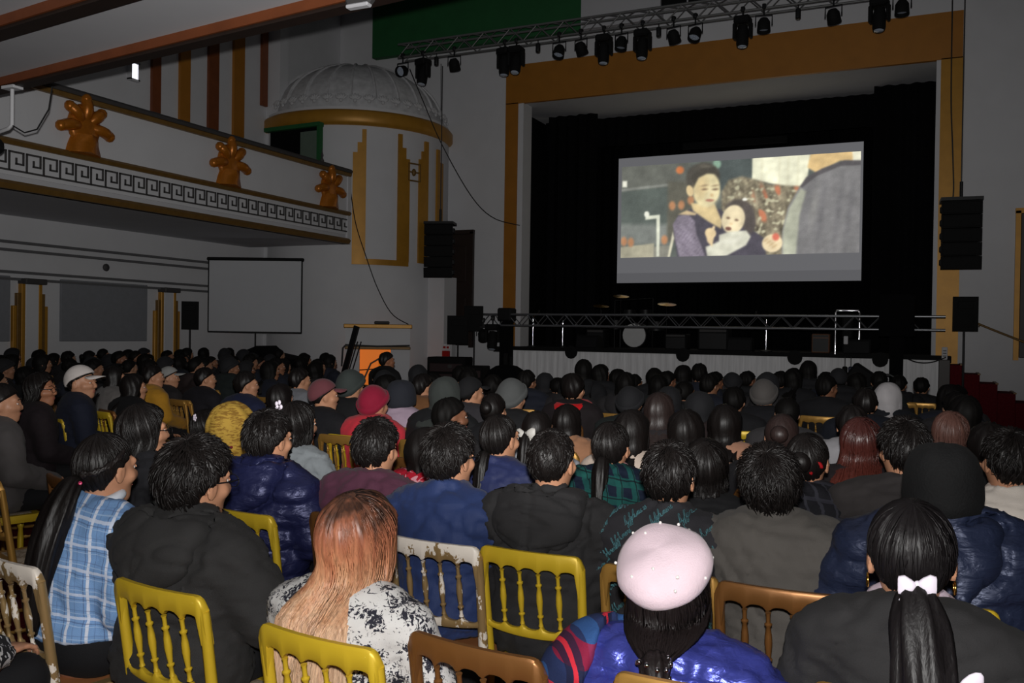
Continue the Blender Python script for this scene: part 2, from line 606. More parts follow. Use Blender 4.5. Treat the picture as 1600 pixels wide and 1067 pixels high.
# moving head lamp on a bracket from the gallery edge
e = empty('spotlight', (-9.5, 6.55, 3.5), 'black spotlight on a bracket below the gallery edge beside the balcony', 'stage light')
MB().tube([(.72, -.2, .69), (.72, -.2, .3), (.67, -.2, .27), (0, 0, .27)], .02, 8).box((.72, -.2, .69), (.18, .12, .03)).build('bracket', M_WALL, e, True)
MB().rbox((0, 0, .18), (.3, .3, .16), .04).build('base', M_BLACK, e, True)
for sx in (-.13, .13):
    MB().rbox((sx, 0, 0), (.05, .14, .3), .02).build('yoke_arm', M_BLACK, e, True)
MB().lathe([(.001, -.26), (.09, -.26), (.1, -.1), (.1, .12), (.07, .18), (.001, .19)], n=14).build('lamp_head', M_BLACKM, e, True, None, (.2, 0, 0))
MB().tube([(.72, -.2, .3), (.85, -.15, .22), (1.0, -.12, .25), (1.15, -.1, .45), (1.2, -.1, .68)], .008, 6).build('cable', M_CABLE, e, True)

# ------------------------------------------------------------------ corner tower with its dome
TC, TR = (-13.2, 19.0), 2.3
tw = empty('corner_tower', (TC[0], TC[1], 0), 'round white corner tower with ribbed dome and gold band beside the stage', 'tower')
def drum_ring(r, z, n=64):
    a = np.linspace(0, 2*PI, n, endpoint=False)
    return np.stack([r*np.cos(a), r*np.sin(a), np.full(n, z)], 1)
MB().loft([drum_ring(TR, z) for z in (0, 3, 6.8)]).build('drum', M_WALL, tw, True)
MB().loft([drum_ring(r, z) for r, z in ((TR-.05, 6.36), (TR+.05, 6.38), (TR+.1, 6.45), (TR+.1, 6.66), (TR+.05, 6.72), (TR-.05, 6.74))]).build('gold_band', M_GOLD, tw, True)
prof = [(TR-.1, 6.7)] + [((TR-.12)*math.cos(a), 6.78+1.5*math.sin(a)) for a in np.linspace(0, PI/2-.02, 16)]
M_DOME = plain('worn_white_plaster', (196, 196, 198), .85, vary=.35, scale=7, bump=.6, bscale=14)
MB().loft([drum_ring(r, z) for r, z in prof]).build('dome', M_DOME, tw, True)
for k in range(24):
    a = 2*PI*k/24
    th = np.linspace(.18, PI/2-.1, 12)
    MB().tube([((TR-.1)*math.cos(x)*math.cos(a), (TR-.1)*math.cos(x)*math.sin(a), 6.78+1.52*math.sin(x)) for x in th], .028*np.cos(th)+.012, 5).build('rib', M_DOME, tw, True)
def leaf_cluster():
    m = MB()
    rr = random.Random(3)
    for i in range(5):
        a = (i-2)*.45
        m.ell((.02, .11*math.sin(a), .1+.09*math.cos(a)), (.035, .035, .075), 7, 5, (-a, 0, 0))
    m.ell((.03, 0, .08), (.04, .045, .045), 7, 5)
    return m.mesh('leaf_relief', M_DOME, True)
lc = leaf_cluster()
for k in range(44):
    a = 2*PI*k/44
    obj('leaf_relief', lc, tw, ((TR-.07)*math.cos(a), (TR-.07)*math.sin(a), 6.86), (0, -.12, a))
def arc_strip(a0, a1, z0, z1, dep=.05, n=6):
    rings = []
    for a in np.linspace(rad(a0), rad(a1), n):
        c, s_ = math.cos(a), math.sin(a)
        rings.append([((TR-.01)*c, (TR-.01)*s_, z0), ((TR+dep)*c, (TR+dep)*s_, z0), ((TR+dep)*c, (TR+dep)*s_, z1), ((TR-.01)*c, (TR-.01)*s_, z1)])
    return MB().loft(rings)
for a0, a1, z0, z1 in ((-58, -55.4, 3.2, 5.75), (-55.5, -53, 3.2, 5.98), (-53, -50.6, 3.2, 6.28), (-58, -24.6, 3.2, 3.33),
                       (-31.9, -29.4, 3.3, 6.26), (-29.5, -26.9, 3.3, 5.95), (-27, -24.4, 3.3, 5.7),
                       (-17.4, -15, 3.3, 5.75), (-15.2, -12.8, 3.3, 5.95), (-13, -10, 3.3, 6.2),
                       (-1, 2, 3.2, 6.1), (2, 6.5, 3.2, 5.8)):
    arc_strip(a0, a1, z0, z1).build('gold_strip', M_GOLD, tw, True)
# small framed plaque between the strips
pq = MB()
a = rad(-21)
for dz in (0, .2, .4):
    pq.box(((TR+.02)*math.cos(a), (TR+.02)*math.sin(a), 5.22+dz), (.05, .36, .03), (0, 0, a))
for dy in (-.17, .17):
    pq.box(((TR+.02)*math.cos(a)-dy*math.sin(a), (TR+.02)*math.sin(a)+dy*math.cos(a), 5.42), (.05, .03, .42), (0, 0, a))
pq.ell(((TR+.01)*math.cos(a), (TR+.01)*math.sin(a), 5.42), (.06, .06, .09), 8, 6)
pq.build('plaque', M_DGOLD, tw, True)
# loge opening on the balcony side of the drum
a = rad(-93)
e = empty('loge_opening', ((TR-.1)*math.cos(a), (TR-.1)*math.sin(a), 5.5), None, None, a)
e.parent = tw
MB().box((.12, 0, .25), (.1, 1.45, 1.1)).build('black_panel', M_BLACKC, e)  # solid black panel, the opening's inner darkness put into its colour
MB().box((.2, 0, .83), (.16, 1.65, .09)).box((.2, .78, .25), (.12, .08, 1.1)).build('frame', M_GREEN, e)
MB().box((.19, .47, .2), (.04, .5, 1.0)).build('shutter', plain('pale_green_paint', (96, 112, 100), .7), e)
# small finial and cover on the balcony end
e = empty('finial', (-12.2, 16.2, 5.16), 'dark turned finial on a low cover at the balcony end', 'finial')
MB().rbox((0, 0, .06), (.5, .9, .14), .04).build('cover', M_KEY, e, True)
MB().lathe([(.001, .12), (.05, .13), (.02, .2), (.045, .26), (.015, .33), (.03, .38), (.012, .45), (.001, .55)], n=10).build('spindle', M_KEY, e, True)

# bar hatch at the foot of the tower: canopy, fascia and the lit opening
dv = Vector((-math.sin(rad(33.4)), math.cos(rad(33.4)), 0))
hp = dv*20.35
ht = empty('bar_hatch', (hp.x, hp.y, 0), 'white serving hatch with gold cornice and amber light at the foot of the tower', 'hatch', rad(33.4))
MB().box((0, .0, 1.55), (1.42, .5, .42)).build('fascia', M_WALL, ht)
MB().rbox((0, -.03, 1.79), (1.5, .62, .09), .015).build('cornice', M_GOLD, ht)
MB().rbox((0, -.03, 1.31), (1.44, .56, .07), .015).build('lower_cornice', M_DGOLD, ht)
MB().tube([(-.78, -.32, .9), (-.76, -.32, 1.3), (-.7, -.32, 1.37), (0, -.33, 1.345), (.7, -.32, 1.37)], .02, 6).build('cable_cover', M_CABLE, ht, True)
MB().box((-.55, .02, .64), (.3, .44, 1.28)).build('jamb', M_WALL, ht)
MB().box((.5, .02, .64), (.42, .44, 1.28)).build('jamb', M_WALL, ht)
MB().box((0, .25, .64), (.8, .04, 1.28)).build('back_panel', emit('amber_glow', (255, 132, 24), .34), ht)
MB().tube([(-.38, .1, .0), (-.3, .1, .6), (-.15, .12, .95), (.1, .14, 1.1)], .02, 6).tube([(-.4, .12, .8), (.3, .12, .85)], .014, 6).build('rail', M_DWOOD, ht, True)
e = tag(MB().rbox((0, 0, 0), (.34, .2, .07), .02).rbox((0, -.1, .02), (.2, .02, .03), .005).build('network_box', M_KEY, None, True, (hp.x+.1, hp.y, 1.87), (0, 0, rad(33))), 'small dark box lying on the gold cornice of the serving hatch', 'box')
e = MB()
e.box((-10.75, 19.0, 1.5), (.55, .6, 3.0))
struct('wall_pier', e, M_WALL)

CAB = [[[-10.84, 17.6, 7.67], [-10.82, 18.2, 7.05], [-10.55, 18.6, 6.14], [-10.07, 19.2, 4.99], [-9.66, 19.6, 4.48], [-9.03, 19.8, 4.29]], [[-11.98, 16.98, 4.84], [-11.88, 17.05, 4.11], [-11.69, 17.19, 3.39], [-11.49, 17.38, 2.67], [-11.27, 17.65, 2.09], [-11.05, 18.03, 1.85]], [[0.29, 18.5, 7.96], [0.3, 18.5, 6.19], [0.34, 18.5, 5.24], [0.37, 18.5, 4.53], [0.36, 18.5, 4.27]], [[-0.42, 18.4, 1.35], [-0.2, 18.5, 1.25], [0.05, 18.6, 1.25], [0.3, 18.6, 1.35]], [[-11.22, 19.7, 8.41], [-11.2, 19.7, 6.8], [-11.22, 19.7, 5.84], [-11.2, 19.7, 4.39]]]

# ------------------------------------------------------------------ stage arch
ar = empty('stage_arch', (-4.5, 20, 0), 'wide ochre painted arch framing the black stage', 'arch')
XL, XR = -9.51, .52
MB().box(((XL+XL+.33)/2+4.5, -.03, 3.65), (.33, .1, 7.3)).build('jamb', M_GOLD2, ar)
MB().box((XR-.19+4.5, -.03, 3.65), (.4, .1, 7.3)).build('jamb', M_GOLD, ar)
MB().box(((XL+XR)/2+4.5, -.03, 7.75), (XR-XL, .1, .94)).build('header', M_GOLD2, ar)
MB().box((XL+.4+4.5, .2, 3.65), (.14, .5, 7.3)).build('reveal', M_WALL, ar)
MB().box((XR-.43+4.5, .2, 3.65), (.08, .5, 7.3)).build('reveal', M_WALL, ar)
struct('ceiling_stage', MB().box((-4.5, 21.2, 7.36), (9.9, 2.3, .12)), M_WALL2)
# black drapes: side legs, a border and the back cloth
def drape(name, x0, x1, y, z0, z1, amp=.05, per=.28, label=None, n=None):
    n = n or max(8, int((x1-x0)/per*6))
    xs = np.linspace(x0, x1, n)
    yy = y+amp*np.sin(xs/per*2*PI)+amp*.4*np.sin(xs/per*2.7+1)
    m = MB()
    m.loft([np.stack([xs, yy+o, np.full(n, z)], 1) for z, o in ((z0, 0), (z1, 0), (z1, .03), (z0, .03))], closed=False, caps=False)
    return tag(m.build(name, M_BLACKC, None, True), label, 'curtain')
drape('stage_curtain', -9.4, .4, 24.4, 1.36, 9, label='black back cloth hanging behind the projection screen')
drape('stage_curtain', -9.05, -7.75, 21.6, 1.36, 9, label='black side drape between the arch and the screen, door side')
drape('stage_curtain', -1.2, .3, 21.6, 1.36, 9, label='black side drape beside the screen, stairs side')
drape('stage_curtain', -9.4, .4, 22.2, 6.55, 9, .03, label='black border drape above the projection screen')
struct('wall_wing', MB().box((-9.5, 22.6, 4.5), (.1, 4.6, 9)).box((.55, 22.6, 4.5), (.1, 4.6, 9)).box((-4.5, 24.9, 4.5), (10.2, .1, 9)).box((-4.5, 22.6, 9.02), (10.2, 4.6, .05)), M_BLACKC)

# stage platform with its white pleated skirt
st = empty('stage_platform', (-4.4, 19, 0), 'raised stage with black deck and white pleated skirt', 'stage')
MB().box((-.05, 2.8, 1.3), (9.7, 5.6, .12)).build('deck', M_BLACK, st)
MB().box((-.0, .0, 1.33), (9.34, .12, .09)).build('nosing', M_BLACK, st)
n = 400
xs = np.linspace(-4.66, 4.66, n)
rr = np.random.RandomState(4)
ph = np.cumsum(.5+rr.rand(n)*.7)
yy = .0+.012*np.sin(ph)+.01*np.sin(xs*5)
m = MB().loft([np.stack([xs, yy*k+a, np.full(n, z)], 1) for z, a, k in ((0, -.06, 1), (.7, -.05, 1), (1.2, -.035, .7), (1.285, -.03, .3), (1.285, -.01, 0), (0, -.005, 0))], closed=False, caps=False)
m.build('skirt', pleat_mat(), st, True)
for x in (-2.9, -.35, 1.95, 3.55):
    MB().lathe([(.001, 0), (.14, 0), (.15, .05), (.001, .06)], n=12, axis=Matrix.Rotation(PI/2, 3, 'X')).build('swag', M_BLACK, st, True, (x, -.06, 1.27))

# ------------------------------------------------------------------ projection screen with the film picture
ps = empty('projection_screen', (-4.545, 23, 3.06), 'large projection screen on stage lit with a film scene', 'screen')
MB().box((0, .03, 1.66), (6.15, .04, 3.36)).build('backing', M_BLACK, ps)
sc_m = emit('letterbox_grey', (94, 94, 97), 1.0)
MB().box((0, 0, 1.66), (6.11, .02, 3.32)).build('cloth', sc_m, ps)
MB().box((0, -.008, .13), (6.11, .01, .26)).build('lower_band', emit('letterbox_dark', (84, 84, 87), 1.0), ps)
MB().box((0, .03, 3.5), (2.6, .3, .16)).build('housing', M_BLACK, ps)

def film():
    W, H = 330, 140
    u, v = np.meshgrid(np.linspace(0, 1, W), np.linspace(0, 1, H))
    X = 105+u*1402
    yt, yb = 190-93*u, 715-32*u
    Y = yb-(yb-yt)*v
    rs = np.random.RandomState(2)
    def nz(k, seed, amp=1):
        r = np.random.RandomState(seed)
        s = np.zeros_like(u)
        for i in range(10):
            a, b, c = r.randn(3)
            s += np.sin(a*k*X/1402*2.47*6+b*k*Y/560*6+c*9)
        return s/4*amp
    img = np.zeros((H, W, 3))
    img[:] = (82, 88, 82)
    def paint(mask, col, soft=None):
        mk = np.clip(mask, 0, 1)[..., None]
        c = np.array(col, float)
        if c.ndim == 1:
            c = np.broadcast_to(c, img.shape)
        img[:] = img*(1-mk)+c*mk
    def ellm(cx, cy, rx, ry, rot=0, soft=.12):
        c, s = math.cos(rad(rot)), math.sin(rad(rot))
        dx, dy = X-cx, Y-cy
        a, b = (dx*c+dy*s)/rx, (-dx*s+dy*c)/ry
        return (1-np.sqrt(a*a+b*b))/soft+.5
    def polym(P, soft=7):
        # signed distance of a simple polygon
        d = np.full(X.shape, 1e9)
        ins = np.zeros(X.shape, bool)
        n = len(P)
        for i in range(n):
            x1, y1 = P[i]
            x2, y2 = P[(i+1) % n]
            ex, ey = x2-x1, y2-y1
            t = np.clip(((X-x1)*ex+(Y-y1)*ey)/(ex*ex+ey*ey+1e-9), 0, 1)
            d = np.minimum(d, np.hypot(X-x1-t*ex, Y-y1-t*ey))
            c = ((y1 > Y) != (y2 > Y)) & (X < (x2-x1)*(Y-y1)/((y2-y1) if y2 != y1 else 1e-9)+x1)
            ins ^= c
        return np.where(ins, d, -d)/soft+.5
    # garden behind: dim greenhouse on one side, bushes, bright wall
    paint(polym([(90, 120), (540, 120), (540, 330), (90, 350)]), (88, 90, 82))
    paint(polym([(90, 318), (540, 268), (540, 282), (90, 334)]), (120, 122, 114))
    paint(polym([(90, 334), (420, 300), (420, 560), (90, 540)]), (74, 82, 76))
    paint(polym([(90, 520), (420, 520), (420, 640), (90, 640)], 30), (112, 116, 110))
    paint(polym([(90, 655), (320, 630), (320, 730), (90, 730)]), (166, 160, 135))
    paint(polym([(320, 650), (420, 640), (420, 730), (320, 730)]), (130, 128, 115))
    paint(polym([(400, 270), (560, 270), (560, 620), (400, 620)], 20), (84, 82, 70))
    paint(ellm(475, 205, 24, 22, 0, .5), (205, 112, 60))
    for x, y in ((430, 412), (487, 408), (545, 380), (170, 625), (385, 610), (735, 218), (125, 620)):
        paint(ellm(x, y, 20, 26, 0, .6), (176, 120, 80))
    paint(polym([(110, 270), (140, 270), (140, 306), (110, 306)]), (225, 224, 205))
    paint(polym([(700, 120), (915, 120), (915, 330), (700, 330)], 14), (64, 72, 70))
    paint(ellm(700, 170, 24, 26, 0, .5), (130, 165, 140))
    paint(polym([(908, 90), (1240, 70), (1215, 310), (1100, 300), (908, 258)]), (240, 238, 206))
    for x in (960, 1060, 1110, 1165):
        paint(polym([(x, 90), (x+10, 90), (x+6, 310), (x-3, 310)], 12)*.5, (222, 216, 180))
    bush = polym([(730, 330), (770, 262), (850, 240), (940, 262), (1010, 285), (1180, 300), (1190, 700), (900, 700), (730, 460)], 16)
    n1, n2 = nz(7, 11), nz(11, 12)
    bc = np.array((118, 108, 86))+n1[..., None]*np.array((26, 24, 20))+n2[..., None]*np.array((18, 18, 14))
    paint(bush, bc)
    redm = np.clip(nz(5, 21)-.3, 0, 1)*np.clip((X-900)/150, 0, 1)*np.clip((520-Y)/80, 0, 1)
    paint(bush*redm, (188, 110, 76))
    paint(bush*np.clip(nz(9, 33)-.5, 0, 1)*.8, (190, 184, 150))
    # tap on its pipe
    paint(polym([(332, 466), (354, 466), (354, 706), (336, 706)], 5), (216, 218, 196))
    paint(polym([(262, 472), (352, 464), (352, 484), (262, 494)], 5), (216, 218, 196))
    paint(ellm(270, 462, 16, 18), (232, 232, 214))
    # woman
    paint(polym([(440, 520), (470, 465), (540, 430), (620, 430), (720, 430), (780, 470), (900, 540), (985, 600), (1000, 720), (470, 720), (445, 600)], 8), (66, 62, 72))
    kn = nz(26, 5)
    slv = polym([(436, 520), (470, 470), (530, 462), (570, 500), (585, 580), (640, 706), (480, 712), (452, 610)], 9)
    paint(slv, np.array((126, 116, 130))+kn[..., None]*14)
    paint(polym([(436, 560), (446, 600), (420, 712), (406, 712)], 5), (222, 216, 186))
    paint(polym([(545, 395), (600, 400), (690, 400), (735, 500), (730, 545), (650, 500), (560, 440)], 10), (222, 196, 140))
    paint(polym([(470, 462), (520, 438), (580, 455), (575, 466)], 8), (206, 180, 134))
    paint(ellm(622, 250, 96, 90, -10, .2), (58, 54, 46))
    paint(ellm(560, 240, 44, 62, 20, .4), (66, 62, 54))
    paint(ellm(650, 190, 50, 16, 12, .9)*.6, (104, 98, 84))
    paint(ellm(640, 318, 80, 102, 8, .16), (228, 212, 160))
    paint(ellm(672, 350, 40, 60, 8, .9)*.6, (240, 226, 178))
    paint(ellm(605, 300, 48, 80, 10, .4)*.5, (214, 190, 138))
    paint(polym([(545, 240), (600, 195), (690, 185), (716, 235), (690, 225), (640, 226), (590, 250), (562, 305)], 12), (58, 54, 46))
    paint(ellm(538, 325, 21, 33, -15, .2), (228, 200, 146))
    for ex in (628, 692):
        paint(ellm(ex, 316, 20, 6, -4, .8)*.8, (110, 86, 64))
        paint(ellm(ex, 294, 25, 6, -8, .9)*.6, (140, 116, 86))
    paint(ellm(672, 350, 12, 12, 0, .7)*.7, (205, 174, 124))
    paint(ellm(660, 380, 26, 7, 0, .4), (186, 120, 96))
    # child
    paint(ellm(838, 440, 84, 66, 10, .25), (74, 66, 60))
    paint(ellm(890, 490, 42, 84, -10, .3), (78, 70, 66))
    paint(ellm(868, 374, 14, 10), (226, 224, 210))
    paint(ellm(802, 490, 68, 84, 14, .1), (232, 214, 172))
    paint(polym([(720, 580), (790, 560), (880, 555), (906, 590), (880, 640), (760, 705), (650, 705), (640, 650), (720, 620)], 9), (216, 214, 192))
    paint(polym([(700, 622), (800, 600), (870, 590), (800, 640)], 16)*.6, (236, 234, 214))
    paint(ellm(772, 482, 12, 7, 10, .8)*.85, (104, 80, 62))
    paint(ellm(822, 494, 12, 7, 10, .8)*.85, (104, 80, 62))
    paint(ellm(774, 544, 18, 11, 5, .3), (112, 70, 58))
    paint(ellm(790, 516, 12, 8, 0, .7)*.6, (216, 186, 140))
    paint(ellm(668, 570, 34, 30, 20, .15), (230, 202, 152))
    paint(ellm(684, 544, 9, 18, 20, .3), (236, 208, 160))
    paint(polym([(640, 580), (690, 590), (680, 650), (650, 620)], 8), (228, 200, 152))
    # man seen from behind
    paint(polym([(1240, 90), (1520, 60), (1520, 170), (1400, 150), (1270, 220), (1220, 190)], 8), (222, 186, 124))
    paint(polym([(1460, 80), (1520, 70), (1520, 160), (1466, 160)], 5), (232, 228, 200))
    paint(polym([(1085, 700), (1085, 560), (1115, 420), (1180, 300), (1300, 200), (1420, 150), (1520, 150), (1520, 700)], 7), (116, 114, 114))
    paint(polym([(1180, 300), (1215, 245), (1300, 196), (1420, 148), (1520, 150), (1520, 176), (1400, 182), (1270, 240), (1195, 306)], 6), (76, 72, 74))
    paint(polym([(1090, 700), (1090, 560), (1120, 430), (1185, 310), (1215, 330), (1180, 470), (1165, 700)], 14), (172, 174, 152))
    for x in (1300, 1390, 1450):
        paint(ellm(x, 470, 16, 220, 6, .9)*.45, (96, 94, 96))
    paint(ellm(1260, 420, 20, 120, 8, .9)*.4, (142, 140, 134))
    paint(ellm(1030, 628, 58, 52, -10, .12), (236, 214, 170))
    paint(ellm(1050, 592, 20, 22, 0, .5), (206, 100, 78))
    for k in range(4):
        paint(ellm(995+k*16, 610+k*12, 22, 8, -35, .4)*.5, (212, 182, 134))
    img *= (1+.07*nz(3, 41)+.05*nz(8, 42))[..., None]
    for _ in range(2):
        p_ = np.pad(img, ((1, 1), (1, 1), (0, 0)), 'edge')
        img = (p_[:-2, 1:-1]+p_[2:, 1:-1]+p_[1:-1, :-2]+p_[1:-1, 2:]+2*p_[1:-1, 1:-1])/6
    img = 26+img*.88+rs.randn(H, W, 1)*2
    return np.clip(img, 0, 255), W, H
img, W, H = film()
xs, zs_ = np.linspace(-2.96, 3.0, W), np.linspace(.67, 3.09, H)
gx, gz = np.meshgrid(xs, zs_)
V = np.stack([gx.ravel(), np.full(W*H, -.016), gz.ravel()], 1)
i = np.arange(W*H).reshape(H, W)
F = np.stack([i[:-1, :-1], i[:-1, 1:], i[1:, 1:], i[1:, :-1]], -1).reshape(-1, 4)
t = NT('film_picture')
at = t.n('ShaderNodeVertexColor', layer_name='picture')
t.l(at.outputs[0], t.b.inputs['Emission Color'])
t.b.inputs['Emission Strength'].default_value = 1.05
mp = t.set((.02, .02, .02), .8)
me = mesh_of('film_picture', V, F, mp, False)
ca = me.color_attributes.new('picture', 'FLOAT_COLOR', 'POINT')
c = img.reshape(-1, 3)/255
c = np.where(c <= .04045, c/12.92, ((c+.055)/1.055)**2.4)
ca.data.foreach_set('color', np.concatenate([c, np.ones((len(c), 1))], 1).astype(np.float32).ravel())
obj('film_picture', me, ps)

# small pull-up screen by the side wall
p0, p1 = Vector((-13.9, 14.6, 0)), Vector((-12.08, 15.38, 0))
mid, ln = (p0+p1)/2, (p1-p0).length
e = empty('pull_up_screen', (mid.x, mid.y, 0), 'blank white pull-up projector screen with black border by the side wall', 'screen', math.atan2(p1.y-p0.y, p1.x-p0.x))
MB().box((0, 0, 2.39), (ln, .02, 1.52)).build('cloth', M_SCREEN, e)
MB().rbox((0, 0, 3.17), (ln+.1, .07, .07), .02).build('top_case', M_BLACK, e)
for sx in (-1, 1):
    MB().box((sx*(ln/2+.008), 0, 2.39), (.025, .026, 1.52)).build('border', M_BLACK, e)
MB().box((0, 0, 1.62), (ln+.03, .03, .03)).build('bottom_bar', M_BLACK, e)
MB().tube([(0, .05, .05), (0, .05, 3.2)], .018, 8).build('pole', M_BLACKM, e, True)
for a in (30, 150, 270):
    MB().tube([(0, .05, .5), (.5*math.cos(rad(a)), .05+.5*math.sin(rad(a)), .01)], .014, 6).build('leg', M_BLACKM, e, True)

# ------------------------------------------------------------------ loudspeakers
def cabinet(name, loc, size, rz, label, stand=0, tilt=0):
    e = empty(name, loc, label, 'loudspeaker', rz)
    wd, dp, ht_ = size
    poly = [(-wd/2, -dp/2), (wd/2, -dp/2), (wd/2*.82, dp/2), (-wd/2*.82, dp/2)]
    MB().prism(poly, 'xy', stand, stand+ht_).build('cabinet', M_BLACK, e)
    MB().rbox((0, -dp/2-.006, stand+ht_/2), (wd*.94, .014, ht_*.95), .01).build('grille', M_BLACK, e)
    MB().lathe([(.001, 0), (wd*.36, 0), (wd*.3, -.006), (.001, -.008)], n=18, axis=Matrix.Rotation(-PI/2, 3, 'X')).build('woofer', M_BLACK, e, True, (0, -dp/2-.02, stand+ht_*.33))
    MB().rbox((0, -dp/2-.016, stand+ht_*.76), (wd*.6, .02, ht_*.22), .005).build('horn', M_BLACK, e)
    if stand:
        MB().tube([(0, 0, .12), (0, 0, stand+.02)], .02, 8).build('pole', M_BLACKM, e, True)
        for a in (90, 210, 330):
            MB().tube([(0, 0, min(stand*.7, .75)), (.45*math.cos(rad(a)), .45*math.sin(rad(a)), .015)], .014, 6).build('leg', M_BLACKM, e, True)
    return e
cabinet('loudspeaker', (-13.93, 14.1, 0), (.34, .3, .58), rad(45), 'black loudspeaker on a pole stand beside the pull-up screen', 1.66)
cabinet('loudspeaker', (.58, 18.25, 0), (.42, .36, .62), rad(4), 'black loudspeaker on a pole stand beside the stage stairs', 1.84)
cabinet('loudspeaker', (-9.53, 18.45, 0), (.44, .38, .58), rad(22), 'black loudspeaker on a pole stand at the truss end near the door', 1.71)
cabinet('loudspeaker', (-9.82, 18.2, 0), (.48, .4, .66), rad(26), 'large black loudspeaker standing lower beside the stage door', 1.4)

def line_array(loc, rz, label, ztop, n=5):
    e = empty('line_array', loc, label, 'loudspeaker', rz)
    z, y, tl = ztop, 0, rad(-2)
    for k in range(n):
        m = MB()
        m.prism([(-.34, -.2), (.34, -.2), (.26, .24), (-.26, .24)], 'xy', -.118, .118)
        c = m.build('array_cabinet', M_BLACK, e, False, (0, y, z-.125), (tl, 0, 0))
        MB().rbox((0, -.205, 0), (.62, .012, .2), .01).build('grille', M_BLACK, c)
        MB().rbox((-.3, .05, 0), (.1, .06, .12), .02).rbox((.3, .05, 0), (.1, .06, .12), .02).build('handle', M_BLACKM, c)
        z -= .247*math.cos(tl)
        y += .247*math.sin(-tl)*.6
        tl -= rad(1.6) if False else -rad(2.2)
    MB().box((0, .02, ztop+.04), (.7, .5, .06)).build('fly_bar', M_BLACKM, e)
    MB().tube([(0, .02, ztop), (0, .02, ztop+.38)], .03, 8).build('hoist', M_BLACKM, e, True)
    MB().tube([(0, .02, ztop+.35), (0, .02, 7.95)], .012, 6).build('chain', M_STEEL, e, True)
    return e
line_array((-10.5, 18.5, 0), rad(18), 'hanging black line array loudspeaker beside the stage door', 4.2)
line_array((.5, 18.5, 0), rad(3), 'hanging black line array loudspeaker at the stairs side of the arch', 4.22)

# ------------------------------------------------------------------ trusses
def truss(name, x0, x1, y, z, size, label, pitch=.42, m=M_ALU, seg=None):
    e = empty(name, (0, y, z), label, 'truss')
    h = size/2
    cs = [(-h, -h), (-h, h), (h, -h), (h, h)]
    for a, b in cs:
        MB().tube([(x0, a, b), (x1, a, b)], .024, 8).build('chord', m, e, True)
    k = int((x1-x0)/pitch)
    zig = MB()
    tube_me = MB().tube([(0, -h, -h), (pitch/2, -h, h)], .011, 5).mesh('brace', m, True)
    tube_md = MB().tube([(0, -h, h), (pitch/2, -h, -h)], .011, 5).mesh('brace', m, True)
    for i in range(k):
        for j, me_ in ((0, tube_me), (1, tube_md)):
            obj('brace', me_, e, (x0+i*pitch+j*pitch/2, 0, 0))
    back = MB()
    for i in range(k):
        x = x0+i*pitch
        back.tube([(x, h, -h), (x+pitch/2, h, h), (x+pitch, h, -h)], .011, 4)
        back.tube([(x, -h, h), (x+pitch/2, h, h), (x+pitch, -h, h)], .011, 4)
    o = back.build('rear_bracing', m, e, True)
    o['kind'] = 'stuff'
    return e
truss('lighting_truss', -11.0, 5.2, 17.5, 8.02, .3, 'long aluminium lighting truss hanging above the stage arch', .62, plain('dull_aluminium', (112, 112, 112), .5, .5))
truss('stage_truss', -9.35, .28, 18.55, 1.98, .25, 'low aluminium truss standing along the stage front', .46)

def tower(x, label, h=2.1):
    e = empty('support_tower', (x, 18.55, 0), label, 'tower')
    MB().box((0, 0, h/2), (.24, .24, h)).build('sleeve', M_BLACKC, e)
    MB().rbox((0, 0, .02), (.7, .7, .04), .01).build('base_plate', M_BLACKM, e)
    MB().rbox((0, 0, h), (.34, .34, .3), .03).build('corner_block', M_BLACKM, e)
    return e
tower(-8.75, 'black upright under the low truss at the door end')
tower(-.55, 'black upright under the low truss at the stairs end')
e = tag(MB().rbox((0, 0, 0), (.62, .5, .8), .02).build('black_cover', M_BLACKC, None, False, (-.55, 18.55, 2.12)), 'black cloth cover over the low truss end near the stairs', 'cover')

def par_can(x, y, z, k, tilt, rz, label, cat='stage light'):
    """k: 0 moving head, 1 par can, 2 bright lens wash"""
    e = empty('stage_light', (x, y, z), label, cat, rz)
    MB().tube([(0, 0, .16), (0, 0, -.03)], .018, 6).rbox((0, 0, .12), (.07, .09, .1), .01).build('clamp', M_BLACKM, e, True)
    if k == 0:
        MB().rbox((0, 0, -.09), (.3, .3, .14), .03).build('base', M_BLACK, e)
        for sx in (-.15, .15):
            MB().rbox((sx, 0, -.28), (.06, .16, .3), .02).build('yoke_arm', M_BLACK, e)
        h = MB().lathe([(.001, -.26), (.1, -.26), (.115, -.2), (.115, 0), (.09, .14), (.001, .16)], n=16).build('lamp_head', M_BLACK, e, True, (0, 0, -.33), (tilt, 0, 0))
        MB().lathe([(.001, -.265), (.085, -.265), (.07, -.28), (.001, -.285)], n=14).build('lens', M_LENS, h, True)
    else:
        MB().tube([(-.15, 0, -.24), (-.15, 0, -.04), (.15, 0, -.04), (.15, 0, -.24)], .014, 6, flat=1).build('yoke', M_BLACKM, e, True)
        h = MB().lathe([(.001, .12), (.07, .12), (.115, .05), (.125, -.13), (.118, -.14), (.11, -.06), (.001, -.05)], n=18).build('lamp_can', M_BLACK, e, True, (0, 0, -.22), (tilt, 0, 0))
        MB().lathe([(.001, -.075), (.1, -.075), (.001, -.055)], n=16).build('lens', M_LENS, h, True)
        if k == 2:
            for j in range(7):
                a = j*PI/3
                r = .055 if j else 0
                MB().ell((r*math.cos(a), r*math.sin(a), -.085), (.02, .02, .012), 8, 6).build('led_lens', M_LENS, h, True)
    return e
WORDS = 'first second third fourth fifth sixth seventh eighth ninth tenth eleventh twelfth thirteenth fourteenth fifteenth sixteenth seventeenth eighteenth nineteenth twentieth'.split()
rr = random.Random(7)
